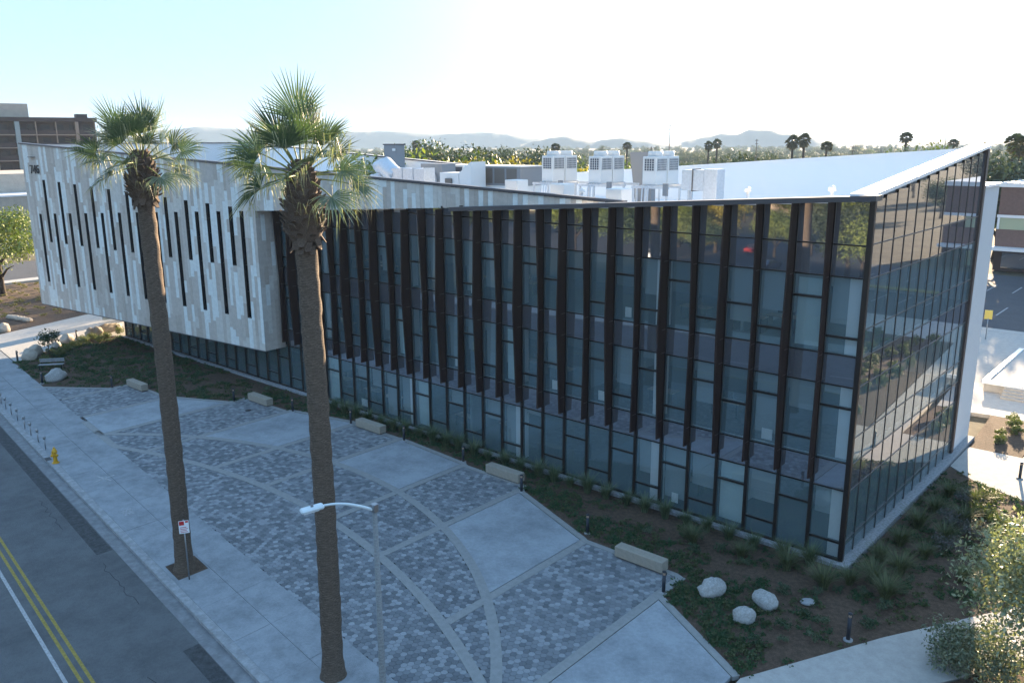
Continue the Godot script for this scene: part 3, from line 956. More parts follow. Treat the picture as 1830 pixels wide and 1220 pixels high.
# ---------------------------------------------------------------- things on the roof
func build_roof() -> void:
	var ry := 13.95
	var spots := [[-23.45, "first twin air-conditioning unit beside the yellow tree, on a steel rack"], [-19.75, "middle twin air-conditioning unit on a steel rack on the white roof"], [-15.85, "twin air-conditioning unit beside the galvanised duct, on a steel rack"]]
	for k in 3:
		var x: float = spots[k][0]
		var u := thing("air_conditioner", spots[k][1], "air conditioner", Vector3(x, 15.42, -8.0), 0.0, "twin air-conditioning units on the roof")
		for j in 2:
			var z1 := -j * 1.32; var z0 := z1 - 1.24
			var cab := part("cabinet", boxmesh(Vector3(0, 0, z0), Vector3(0.92, 1.62, z1), 0.03), M.unit, u)
			if j == 0:
				part("grille", boxmesh(Vector3(0.12, 0.8, z1), Vector3(0.8, 1.5, z1 + 0.012)), M.grille, u)
				for q in 5: part("grille_bar", unit_box, M.unit, u, sized(Vector3(0.12 + q * 0.165, 0.78, z1 + 0.013), Vector3(0.145 + q * 0.165, 1.52, z1 + 0.03)))
				for q in 6: part("grille_bar", unit_box, M.unit, u, sized(Vector3(0.11, 0.8 + q * 0.135, z1 + 0.032), Vector3(0.82, 0.82 + q * 0.135, z1 + 0.04)))
			part("grille", boxmesh(Vector3(0.92, 0.8, z0 + 0.12), Vector3(0.932, 1.5, z1 - 0.12)), M.grille, u)
			for q in 8: part("grille_bar", unit_box, M.unit, u, sized(Vector3(0.933, 0.78, z0 + 0.12 + q * 0.137), Vector3(0.95, 1.52, z0 + 0.145 + q * 0.137)))
			for q in 6: part("grille_bar", unit_box, M.unit, u, sized(Vector3(0.952, 0.8 + q * 0.135, z0 + 0.11), Vector3(0.96, 0.82 + q * 0.135, z1 - 0.11)))
			var zc := (z0 + z1) * 0.5
			part("fan_shroud", smooth_tube([Vector3(0.46, 1.6, zc), Vector3(0.46, 1.86, zc), Vector3(0.46, 1.92, zc), Vector3(0.46, 1.92, zc)], [0.44, 0.42, 0.39, 0.01], 24), M.unit, u)
		var rack := thing("steel_rack", "galvanised steel rack under a twin air-conditioning unit", "rack", Vector3(x, ry, -8.0), 0.0, "steel racks under the air-conditioning units")
		for zz in [0.15, -1.3, -2.75]:
			part("beam", boxmesh(Vector3(-0.6, 1.28, zz - 0.06), Vector3(1.9, 1.42, zz + 0.06)), M.galv, rack)
			for xx in [-0.5, 1.75]:
				part("leg", boxmesh(Vector3(xx - 0.05, 0, zz - 0.05), Vector3(xx + 0.05, 1.28, zz + 0.05)), M.galv, rack)
				part("foot", boxmesh(Vector3(xx - 0.25, 0, zz - 0.25), Vector3(xx + 0.25, 0.12, zz + 0.25)), M.unit, rack)
		for xx in [0.1, 0.8]:
			part("rail", boxmesh(Vector3(xx - 0.05, 1.42, -2.8), Vector3(xx + 0.05, 1.47, 0.25)), M.galv, rack)
		for q in 3:
			part("pipe", smooth_tube([Vector3(0.2 + q * 0.2, 1.5, 0.1), Vector3(0.2 + q * 0.2, 1.2, 0.3), Vector3(0.2 + q * 0.2, 0.3, 0.35), Vector3(0.5 + q * 0.3, 0.15, 0.6), Vector3(3.4, 0.15, 0.62 + q * 0.1)], [0.04, 0.04, 0.04, 0.04, 0.04], 8), M.galv, rack)
		part("switch_box", boxmesh(Vector3(1.6, 0.9, 0.2), Vector3(1.9, 1.6, 0.35), 0.01), M.grey_panel, rack)
	# low white roof hoods
	var hoods := [[PZ(923, 340, -3.5), "white roof hood below the package unit"], [PZ(1005, 348, -3.0), "white roof hood in front of the first twin unit"], [PZ(1106, 358, -2.6), "tall white roof hood between two steel racks"]]
	for h in hoods:
		var a: Vector3 = h[0]
		var t := thing("roof_hood", h[1], "roof hood", Vector3(a.x, ry, a.z), 0.0, "white roof hoods")
		part("curb", boxmesh(Vector3(-0.4, 0, -0.4), Vector3(0.4, 0.6, 0.4)), M.membrane, t)
		part("hood", boxmesh(Vector3(-0.5, 0.6, -0.5), Vector3(0.5, a.y - ry + 0.62, 0.5), 0.04), M.unit, t)
	# package unit with coils
	var a := PZ(842, 331, -9.0)
	var w := PZ(930, 331, -9.0).x - a.x
	var t := thing("rooftop_unit", "long grey rooftop package unit with brown coil panels", "rooftop unit", Vector3(a.x, ry, -9.0))
	var h := PZ(842, 297, -9.0).y - ry
	part("curb", boxmesh(Vector3(0, 0, -2.2), Vector3(w, 1.05, 0.0)), M.unit, t)
	part("cabinet", boxmesh(Vector3(-0.05, 1.05, -2.3), Vector3(w + 0.05, h, 0.05), 0.02), M.grey_panel, t)
	for q in 3:
		part("coil_panel", boxmesh(Vector3(w * (0.26 + q * 0.24), 1.2, 0.052), Vector3(w * (0.46 + q * 0.24), h - 0.12, 0.07)), M.coil, t)
	part("access_panel", boxmesh(Vector3(0.05, 1.2, 0.052), Vector3(w * 0.22, h - 0.12, 0.066)), M.unit, t)
	part("lid", boxmesh(Vector3(-0.12, h, -2.36), Vector3(w + 0.12, h + 0.07, 0.12)), M.unit, t)
	# white box with weather hood
	a = PZ(786, 328, -7.0)
	w = PZ(841, 328, -7.0).x - a.x
	t = thing("air_handler", "white air handling box with triangular weather hood", "air handler", Vector3(a.x, ry, -7.0))
	h = PZ(786, 308, -7.0).y - ry
	part("cabinet", boxmesh(Vector3(0, 0.3, -1.6), Vector3(w * 0.62, h, 0), 0.02), M.unit, t)
	var st := ST()
	for q in [[0.0, -1.6], [0.0, 0.0]]: pass
	var hood := PackedVector2Array([Vector2(w * 0.64, 0.3), Vector2(w, 0.3), Vector2(w, h + 0.75), Vector2(w * 0.64, h)])
	for k in 4:
		var p0 := hood[k]; var p1 := hood[(k + 1) % 4]
		quad(st, Vector3(p0.x, p0.y, 0), Vector3(p0.x, p0.y, -1.5), Vector3(p1.x, p1.y, -1.5), Vector3(p1.x, p1.y, 0))
	quad(st, Vector3(hood[0].x, hood[0].y, 0), Vector3(hood[3].x, hood[3].y, 0), Vector3(hood[2].x, hood[2].y, 0), Vector3(hood[1].x, hood[1].y, 0))
	part("weather_hood", done(st), M.unit, t)
	part("louvre", boxmesh(Vector3(w * 0.22, h * 0.5, 0.0), Vector3(w * 0.42, h * 0.8, 0.18), 0.03), M.coil, t)
	part("base_rail", boxmesh(Vector3(0, 0, -1.5), Vector3(w, 0.3, -0.05)), M.galv, t)
	# silver duct run on stands, with an elbow
	a = PZ(700, 322, -7.5)
	w = PZ(735, 322, -7.5).x - a.x
	t = thing("air_duct", "silver duct with round elbow on stands beside the grey stair tower", "duct", Vector3(a.x, ry, -7.5))
	var dh := PZ(700, 300, -7.5).y - ry
	var x0 := 0.0
	for q in 3:
		part("duct_section", boxmesh(Vector3(x0, dh - 1.2, -1.0), Vector3(x0 + 1.15, dh, 0.0), 0.02), M.galv, t)
		part("flange", boxmesh(Vector3(x0 + 1.15, dh - 1.25, -1.05), Vector3(x0 + 1.2, dh + 0.05, 0.05)), M.galv, t)
		part("stand", boxmesh(Vector3(x0 + 0.5, 0, -0.9), Vector3(x0 + 0.56, dh - 1.2, -0.1)), M.galv, t)
		x0 += 1.2
	part("elbow", smooth_tube([Vector3(-2.0, 0.1, -0.5), Vector3(-2.0, dh - 0.6, -0.5), Vector3(-1.8, dh - 0.1, -0.5), Vector3(-1.2, dh + 0.1, -0.5), Vector3(-0.5, dh - 0.4, -0.5), Vector3(0.05, dh - 0.6, -0.5)], [0.7, 0.7, 0.72, 0.72, 0.68, 0.62], 16), M.galv, t)
	# second package unit with dark louvres behind
	a = PZ(752, 318, -11.0)
	w = PZ(790, 318, -11.0).x - a.x
	t = thing("exhaust_fan_box", "grey fan box with white dome shaped duct connection", "fan box", Vector3(a.x, ry, -11.0))
	h = PZ(752, 292, -11.0).y - ry
	part("cabinet", boxmesh(Vector3(0, 0.6, -1.5), Vector3(w, h, 0), 0.03), M.grey_panel, t)
	part("dome", smooth_tube([Vector3(w * 0.55, 0.3, 0.3), Vector3(w * 0.55, h * 0.55, 0.3), Vector3(w * 0.55, h * 0.72, 0.25), Vector3(w * 0.55, h * 0.76, 0.2)], [0.62, 0.62, 0.4, 0.02], 16), M.galv, t)
	part("stand", boxmesh(Vector3(0.1, 0, -1.4), Vector3(w - 0.1, 0.6, -0.1)), M.galv, t)
	a = PZ(796, 311, -13.0)
	w = PZ(826, 311, -13.0).x - a.x
	h = PZ(796, 297, -13.0).y - ry
	t = thing("louvre_box", "white cabinet with two dark square louvres near the rear parapet", "air handler", Vector3(a.x, ry, -13.0))
	part("cabinet", boxmesh(Vector3(-0.2, 0, -1.4), Vector3(w + 0.2, h + 0.12, 0), 0.02), M.unit, t)
	for q in 2: part("louvre", boxmesh(Vector3(0.0 + q * w * 0.45, h - 0.75, 0.0), Vector3(w * (0.38 + q * 0.62), h - 0.02, 0.03)), M.grille, t)
	# grey stair tower at the rear
	a = PZ(694, 300, -15.0)
	w = PZ(712, 300, -15.0).x - a.x
	h = PZ(694, 259, -15.0).y - ry
	t = thing("stair_tower", "dark grey stair tower rising above the rear parapet", "roof tower", Vector3(a.x, ry, -15.0))
	part("wall", boxmesh(Vector3(-0.5, 0, -1.0), Vector3(w * 0.8, h, 0)), M.grey_panel, t)
	part("cap", boxmesh(Vector3(-0.56, h, -1.06), Vector3(w * 0.8 + 0.06, h + 0.1, 0.06)), M.coping, t)
	part("wall_lamp", boxmesh(Vector3(w - 0.6, h - 0.5, 0.0), Vector3(w - 0.3, h - 0.3, 0.14), 0.02), M.unit, t)
	# tapering grey screen
	a = PZ(1128, 318, -12.5)
	h = PZ(1128, 271, -12.5).y
	st = ST()
	var c0 := PZ(1136, 318, -12.5); var c1 := PZ(1165, 318, -12.5); var c2 := PZ(1165, 271, -12.5); var c3 := PZ(1126, 272, -12.5)
	var off := Vector3(0, 0, -0.5)
	c0.y = 14.0; c1.y = 14.0
	quad(st, c0, c3, c2, c1); quad(st, c1 + off, c2 + off, c3 + off, c0 + off); quad(st, c3, c3 + off, c2 + off, c2); quad(st, c0 + off, c3 + off, c3, c0); quad(st, c1, c2, c2 + off, c1 + off)
	top("equipment_screen", done(st), M.grey_panel, "grey tapering equipment screen behind the twin units", "screen")
	# galvanised duct dropping through the roof
	a = PZ(1256, 347, -6.5)
	w = PZ(1280, 347, -6.5).x - a.x
	h = PZ(1256, 302, -6.5).y - ry
	t = thing("roof_duct", "tall galvanised duct turning down through the roof", "duct", Vector3(a.x, ry, -6.5))
	part("drop", boxmesh(Vector3(0, 0, -0.9), Vector3(w, h, 0), 0.02), M.galv, t)
	part("curb", boxmesh(Vector3(-0.25, 0, -1.15), Vector3(w + 0.25, 0.5, 0.2)), M.membrane, t)
	part("run", boxmesh(Vector3(-1.35, h - 1.15, -0.85), Vector3(-0.02, h - 0.05, -0.05), 0.02), M.galv, t)
	part("flange", boxmesh(Vector3(-0.7, h - 1.2, -0.9), Vector3(-0.65, h, 0.0)), M.coil, t)
	part("stand", boxmesh(Vector3(-1.1, 0, -0.6), Vector3(-1.02, h - 1.15, -0.3)), M.galv, t)
	# small vents
	var vents := [[1487, 347, 331, -3.0, "white mushroom vent against the rising parapet"], [1336, 352, 333, -4.0, "round silver vent near the galvanised duct"], [1040, 348, 336, -3.2, "small silver vent between the hoods"]]
	for v in vents:
		a = PZ(v[0], v[1], v[3])
		h = PZ(v[0], v[2], v[3]).y - ry
		t = thing("roof_vent", v[4], "vent", Vector3(a.x, ry, a.z), 0.0, "small roof vents")
		part("stack", smooth_tube([Vector3.ZERO, Vector3(0, h - 0.2, 0)], [0.07, 0.07], 12), M.galv, t)
		part("cap", smooth_tube([Vector3(0, h - 0.24, 0), Vector3(0, h - 0.08, 0), Vector3(0, h, 0)], [0.18, 0.15, 0.02], 14), M.unit, t)
	# lamp on the left parapet
	a = Vector3(-72.6, 18.08, -5.0)
	t = thing("parapet_lamp", "small white lamp on an arm above the wing parapet", "lamp", a)
	part("arm", smooth_tube([Vector3.ZERO, Vector3(0, 0.75, 0), Vector3(0.25, 0.95, 0)], [0.05, 0.05, 0.05], 8), M.unit, t)
	part("head", boxmesh(Vector3(0.1, 0.9, -0.2), Vector3(0.75, 1.1, 0.2), 0.05), M.unit, t)

# ---------------------------------------------------------------- street furniture
func light_bollard(at: Vector3, label: String, h := 0.95) -> void:
	var t := thing("light_bollard", label, "bollard light", at, 0.0, "dark bollard lights along the planting")
	part("post", smooth_tube([Vector3.ZERO, Vector3(0, h - 0.16, 0)], [0.075, 0.075], 14), M.bollard, t)
	part("lens", smooth_tube([Vector3(0, h - 0.16, 0), Vector3(0, h - 0.05, 0)], [0.06, 0.06], 14), M.lens, t)
	part("shield", boxmesh(Vector3(-0.075, h - 0.17, -0.085), Vector3(0.075, h - 0.05, -0.02)), M.bollard, t)
	part("cap", smooth_tube([Vector3(0, h - 0.05, 0), Vector3(0, h, 0)], [0.082, 0.08], 14), M.bollard, t)
	part("footing", smooth_tube([Vector3(0, -0.05, 0), Vector3(0, 0.03, 0)], [0.17, 0.17], 16), M.plinth, t)
func build_street_furniture() -> void:
	var names := ["left of the boulder by the steel bench", "beside the bench farthest along the wing", "at the corner of the second concrete panel", "on the curve between two benches under the wing", "beside the bench behind the tall palm trunk", "where the third concrete panel meets the planting", "at the far corner of the square concrete panel", "at the end of the bench below the glass wall", "in low green cover by the large concrete panel", "at the end of the bench near the white boulders"]
	var spots := [[75, 685], [200, 693], [418, 717], [523, 735], [627, 757], [722, 787], [828, 825], [932, 878], [1050, 952], [1186, 1058]]
	for k in spots.size():
		light_bollard(P(spots[k][0], spots[k][1]), "dark bollard light " + names[k])
	light_bollard(P(1516, 1143), "tall dark bollard light on a white footing beside the path", 1.1)
	light_bollard(P(31, 646), "sunlit dark bollard light at the corner of the pavement")
	light_bollard(P(137, 607), "dark bollard light beside the sunlit walkway boulders")
	light_bollard(P(1823, 855), "dark bollard light beside the side walkway")
	# concrete benches
	var bn := [[-50.5, 7.45, "beside the dark bollard under the wing"], [-40.1, 3.4, "below the tiled wing corner"], [-29.5, 2.0, "behind the tall palm trunk"], [-17.65, 2.25, "in front of the glass wall"], [-6.65, 5.6, "near the three white boulders"]]
	for q in bn:
		var t := thing("concrete_bench", "long tan concrete block bench " + q[2], "bench", Vector3(q[0], GY, q[1]), 0.0, "concrete benches along the planting")
		part("seat", boxmesh(Vector3(-1.22, 0.06, -0.27), Vector3(1.22, 0.55, 0.27), 0.025), M.bench, t)
		part("base", boxmesh(Vector3(-1.14, -0.02, -0.2), Vector3(1.14, 0.06, 0.2)), M.backing, t)
	# steel posts along the kerb
	var posts := [[2, 722], [10, 731], [20, 741], [31, 752], [44, 766], [55, 778], [68, 790], [81, 803]]
	var proto: Node3D = null
	for q in posts:
		var a := P(q[0], q[1])
		if proto == null:
			proto = thing("steel_post", "short steel post standing along the kerb", "post", a, 0.0, "short steel posts along the kerb")
			part("tube", smooth_tube([Vector3.ZERO, Vector3(0, 0.68, 0)], [0.035, 0.035], 10), M.steel, proto)
			part("head", smooth_tube([Vector3(0, 0.66, 0), Vector3(0, 0.74, 0), Vector3(0, 0.86, 0), Vector3(0, 0.9, 0)], [0.07, 0.085, 0.08, 0.02], 12), M.steel, proto)
			part("flange", smooth_tube([Vector3.ZERO, Vector3(0, 0.02, 0)], [0.08, 0.08], 12), M.steel, proto)
		else:
			dup(proto, a, 0.0)
	# fire hydrant
	var t := thing("fire_hydrant", "yellow fire hydrant standing by the kerb", "hydrant", P(99, 827), 0.3)
	part("flange", smooth_tube([Vector3.ZERO, Vector3(0, 0.05, 0)], [0.2, 0.2], 16), M.hydrant, t)
	part("barrel", smooth_tube([Vector3(0, 0.05, 0), Vector3(0, 0.12, 0), Vector3(0, 0.6, 0), Vector3(0, 0.64, 0)], [0.13, 0.115, 0.115, 0.15], 16), M.hydrant, t)
	part("bonnet", smooth_tube([Vector3(0, 0.64, 0), Vector3(0, 0.72, 0), Vector3(0, 0.84, 0), Vector3(0, 0.9, 0), Vector3(0, 0.92, 0)], [0.16, 0.15, 0.1, 0.05, 0.01], 16), M.hydrant, t)
	part("bonnet_nut", boxmesh(Vector3(-0.035, 0.9, -0.035), Vector3(0.035, 0.98, 0.035)), M.hydrant, t)
	for d in [Vector3(1, 0, 0), Vector3(-1, 0, 0), Vector3(0, 0, 1)]:
		part("outlet", smooth_tube([Vector3(0, 0.5, 0), Vector3(0, 0.5, 0) + d * 0.2, Vector3(0, 0.5, 0) + d * 0.24], [0.075, 0.075, 0.06], 12), M.hydrant, t)
	# parking sign
	t = thing("parking_sign", "white parking sign with red corner on a thin post by the palm pit", "sign", P(338, 1035), 1.05)
	part("post", smooth_tube([Vector3.ZERO, Vector3(0, 2.75, 0)], [0.028, 0.028], 8), M.steel, t)
	var plate := part("plate", boxmesh(Vector3(-0.2, 2.15, 0.03), Vector3(0.2, 2.72, 0.036)), M.sign_white, t)
	part("red_mark", boxmesh(Vector3(-0.18, 2.52, 0.0365), Vector3(0.02, 2.7, 0.038)), M.sign_red, plate)
	part("red_mark", boxmesh(Vector3(0.06, 2.62, 0.0365), Vector3(0.18, 2.7, 0.038)), M.sign_red, plate)
	for k in 4: part("print_line", boxmesh(Vector3(-0.15, 2.2 + k * 0.07, 0.0365), Vector3(0.15 - 0.05 * (k % 2), 2.225 + k * 0.07, 0.038)), M.sign_red, plate)
	# street lamp
	t = thing("street_lamp", "tall concrete street lamp with curved arm and flat grey lantern", "street lamp", Vector3(-5.35, GY, 21.2))
	part("pole", smooth_tube([Vector3.ZERO, Vector3(0, 0.3, 0), Vector3(0, 4, 0), Vector3(0, 8.55, 0)], [0.14, 0.12, 0.09, 0.065], 16), M.pole, t)
	part("pole_base", smooth_tube([Vector3(0, -0.02, 0), Vector3(0, 0.25, 0), Vector3(0, 0.32, 0)], [0.2, 0.2, 0.14], 16), M.pole, t)
	var dir := Vector3(-0.35, 0, 0.94).normalized()
	var arm := []; var rad := []
	for k in 13:
		var f := k / 12.0
		arm.append(Vector3(0, 8.4, 0) + dir * (1.42 * f) + Vector3(0, 0.5 * sin(f * PI * 0.5) * (1.0 - 0.12 * f), 0))
		rad.append(lerpf(0.045, 0.03, f))
	part("arm", smooth_tube(arm, rad, 10), M.lamp_head, t)
	part("bracket", boxmesh(Vector3(-0.085, 8.35, -0.085), Vector3(0.085, 8.6, 0.085), 0.02), M.steel, t)
	var e: Vector3 = arm[-1]
	var head := part("lantern", boxmesh(Vector3(-0.13, -0.05, -0.05), Vector3(0.13, 0.06, 0.56), 0.04), M.lamp_head, t, Transform3D(Basis(Vector3.UP, atan2(dir.x, dir.z)).rotated(dir.cross(Vector3.UP).normalized(), -0.08), e))
	part("lens_cover", boxmesh(Vector3(-0.1, -0.062, 0.1), Vector3(0.1, -0.048, 0.5)), M.sign_white, head)
	part("photocell", smooth_tube([Vector3(0, 0.06, 0.25), Vector3(0, 0.13, 0.25)], [0.04, 0.035], 10), M.grey_panel, head)
	# steel bench with light slats on the lawn
	t = thing("slatted_bench", "dark steel bench with pale slats on the shaded lawn", "bench", P(92, 660), 0.9)
	for k in 3: part("slat", boxmesh(Vector3(-0.95, 0.43, -0.22 + k * 0.16), Vector3(0.95, 0.46, -0.09 + k * 0.16)), M.plinth, t)
	for k in 2: part("back_slat", boxmesh(Vector3(-0.95, 0.6 + k * 0.16, -0.3), Vector3(0.95, 0.72 + k * 0.16, -0.27)), M.plinth, t)
	for sx in [-0.85, 0.85]:
		part("frame", boxmesh(Vector3(sx - 0.03, 0, -0.32), Vector3(sx + 0.03, 0.9, -0.3)), M.dark, t)
		part("leg", boxmesh(Vector3(sx - 0.03, 0, 0.2), Vector3(sx + 0.03, 0.43, 0.24)), M.dark, t)
		part("brace", boxmesh(Vector3(sx - 0.03, 0.38, -0.3), Vector3(sx + 0.03, 0.43, 0.24)), M.dark, t)
	# boulders
	boulder(P(1272, 1060), Vector3(0.62, 0.42, 0.46), 1, "large white boulder in the green cover near the bench", M.boulder)
	boulder(P(1368, 1080), Vector3(0.62, 0.36, 0.42), 2, "long white boulder with a notch on bare soil", M.boulder)
	boulder(P(1330, 1108), Vector3(0.44, 0.38, 0.4), 3, "smallest white boulder at the edge of the green cover", M.boulder)
	boulder(P(100, 678), Vector3(0.9, 0.55, 0.65), 4, "grey boulder beside the steel bench on the lawn", M.boulder)
	boulder(P(54, 642), Vector3(0.75, 0.6, 0.6), 5, "tan boulder beside the sunlit corner bollard", M.boulder_tan)
	boulder(P(63, 634), Vector3(0.6, 0.6, 0.6), 6, "tan boulder behind the steel bench", M.boulder_tan)
	boulder(P(120, 612), Vector3(0.75, 0.55, 0.6), 7, "rounded tan boulder between bollard and small tree", M.boulder_tan)
	boulder(P(101, 621), Vector3(0.4, 0.4, 0.4), 8, "little tan boulder under the small tree", M.boulder_tan)
	boulder(P(164, 599), Vector3(0.7, 0.5, 0.6), 9, "tan boulder on the lawn edge by the walkway", M.boulder_tan)
	boulder(P(174, 598), Vector3(0.55, 0.5, 0.5), 10, "tan boulder next to the low stone edging", M.boulder_tan)
	boulder(P(195, 592), Vector3(1.4, 0.55, 0.5), 11, "long flat stone of the edging near the wing glass", M.boulder_tan)
	boulder(P(6, 592), Vector3(0.75, 0.55, 0.6), 12, "pale boulder in the sunlit planting across the walkway", M.boulder_tan)
	boulder(P(1443, 1077), Vector3(0.3, 0.1, 0.24), 13, "small flat bluish stone on soil below the glass corner", M.kerb)
	for k in 7:
		boulder(P(18 + k * 5.5, 568 + (k * 37 % 9)), Vector3(0.42, 0.25, 0.36), 20 + k, "pale rock in the dry stream bed of the sunlit planting", M.boulder_tan, "rocks in the dry stream bed")
	# small round drain in the paving
	top("drain_lid", smooth_tube([Vector3(0, -0.02, 0), Vector3(0, 0.018, 0)], [0.2, 0.2], 16), M.dark, "small dark round drain lid in the paving near a bench", "drain lid", "", Transform3D(Basis.IDENTITY, P(443, 733)))
	# yellow sign in the parking lot
	t = thing("warning_sign", "small yellow sign on a thin post in the parking lot", "sign", P(1762, 606), 0.3)
	part("post", smooth_tube([Vector3.ZERO, Vector3(0, 2.0, 0)], [0.04, 0.04], 8), M.steel, t)
	part("plate", boxmesh(Vector3(-0.32, 1.9, -0.02), Vector3(0.32, 2.75, 0.02), 0.01), M.sign_yellow, t)
func boulder(at: Vector3, r: Vector3, seed_: int, label: String, m: Material, group := "") -> void:
	var n := FastNoiseLite.new(); n.seed = seed_; n.frequency = 0.9
	var st := ST()
	st.set_smooth_group(0)
	var U := 18; var V := 11
	var v := []
	for j in V + 1:
		var row := []
		for i in U:
			var th := PI * j / V; var ph := TAU * i / U
			var d := Vector3(sin(th) * cos(ph), cos(th), sin(th) * sin(ph))
			var k := 1.0 + 0.28 * n.get_noise_3dv(d * 1.1) + 0.1 * absf(n.get_noise_3dv(d * 3.0 + Vector3(9, 2, 1))) - 0.06 * absf(n.get_noise_3dv(d * 7.0))
			row.append(Vector3(d.x * r.x, d.y * r.y + r.y * 0.48, d.z * r.z) * k)
		v.append(row)
	for j in V:
		for i in U:
			var i2 := (i + 1) % U
			quad(st, v[j][i], v[j][i2], v[j + 1][i2], v[j + 1][i])
	top("boulder", done(st), m, label, "boulder", group, Transform3D(Basis(Vector3.UP, seed_ * 1.3), at))

# ---------------------------------------------------------------- palms
func frond_mesh(elev: float, seed_: int, age: float) -> Array:
	# a fan leaf reaching out along +x, built with its own droop; returns [blade, stalk]
	var r := RandomNumberGenerator.new(); r.seed = seed_
	var st := ST()
	var d := Vector3(cos(elev), sin(elev), 0)
	var lp := r.randf_range(1.2, 1.6)
	var pts := []; var rad := []
	for k in 6:
		var f := k / 5.0
		pts.append(d * lp * f + Vector3(0, -0.16 * f * f * (0.5 + age), 0)); rad.append(lerpf(0.035, 0.016, f))
	var hub: Vector3 = pts[-1]
	var fwd: Vector3 = (pts[-1] - pts[-2]).normalized()
	var side := Vector3(0, 0, 1)
	var nrm := side.cross(fwd).normalized()
	var n := 30
	var spread := deg_to_rad(lerpf(72.0, 108.0, clampf(age * 1.6, 0, 1)))
	var roll := r.randf_range(-0.85, 0.85)
	side = side.rotated(fwd, roll); nrm = nrm.rotated(fwd, roll)
	for k in n:
		var f := (k + 0.5) / n * 2.0 - 1.0
		var a := f * spread
		var dirv := (fwd * cos(a) + side * sin(a)).normalized()
		var crease := nrm * (0.12 + 0.22 * absf(sin(a)))     # the fan folds upward at its sides
		dirv = (dirv + crease).normalized()
		var perp := nrm.cross(dirv).normalized()
		var L := r.randf_range(1.0, 1.3) * (0.72 + 0.28 * cos(a)) * lerpf(1.3, 1.0, clampf(age * 1.6, 0, 1))
		var w := spread * 2.0 / n * 0.5
		var droop := (0.08 + 0.36 * age) * r.randf_range(0.6, 1.4)
		var straw := clampf(age * 0.6 - 0.1 + r.randf_range(-0.2, 0.2), 0.0, 1.0)
		var g0 := Color(0.085, 0.125, 0.07).lerp(Color(0.05, 0.085, 0.05), r.randf())
		var g1 := g0.lerp(Color(0.46, 0.42, 0.28), 0.12 + straw * 0.75)
		var prev_l := hub; var prev_r := hub
		for j in 4:
			var t: float = [0.28, 0.52, 0.78, 1.0][j]
			var half: float = [w * 0.28, w * 0.44, 0.014, 0.002][j] * (L if j < 2 else 1.0)
			var c := hub + dirv * L * t + Vector3(0, -droop * pow(maxf(t - 0.35, 0.0), 1.7) * 1.5, 0)
			var fold := nrm * half * (0.5 if k % 2 == 0 else -0.5)
			var pl := c - perp * half; var pr := c + perp * half + fold
			st.set_color(g0.lerp(g1, pow(t, 2.5)))
			if j == 0: tri(st, hub, pl, pr)
			else: quad(st, prev_l, pl, pr, prev_r)
			prev_l = pl; prev_r = pr
	# dry threads and torn tips hanging from the blade
	for k in int(10 + 30 * age):
		var a := r.randf_range(-1.0, 1.0) * spread
		var dirv := (fwd * cos(a) + side * sin(a)).normalized()
		var c := hub + dirv * r.randf_range(0.35, 0.95)
		var L := r.randf_range(0.25, 0.75)
		var sw := Vector3(r.randf_range(-0.15, 0.15), -L, r.randf_range(-0.15, 0.15))
		var q := Vector3(r.randfn(), 0, r.randfn()).normalized() * r.randf_range(0.006, 0.014)
		st.set_color(Color(0.5, 0.45, 0.28).lerp(Color(0.3, 0.3, 0.16), r.randf()))
		tri(st, c - q, c + q, c + sw)
	return [done(st), smooth_tube(pts, rad, 6)]
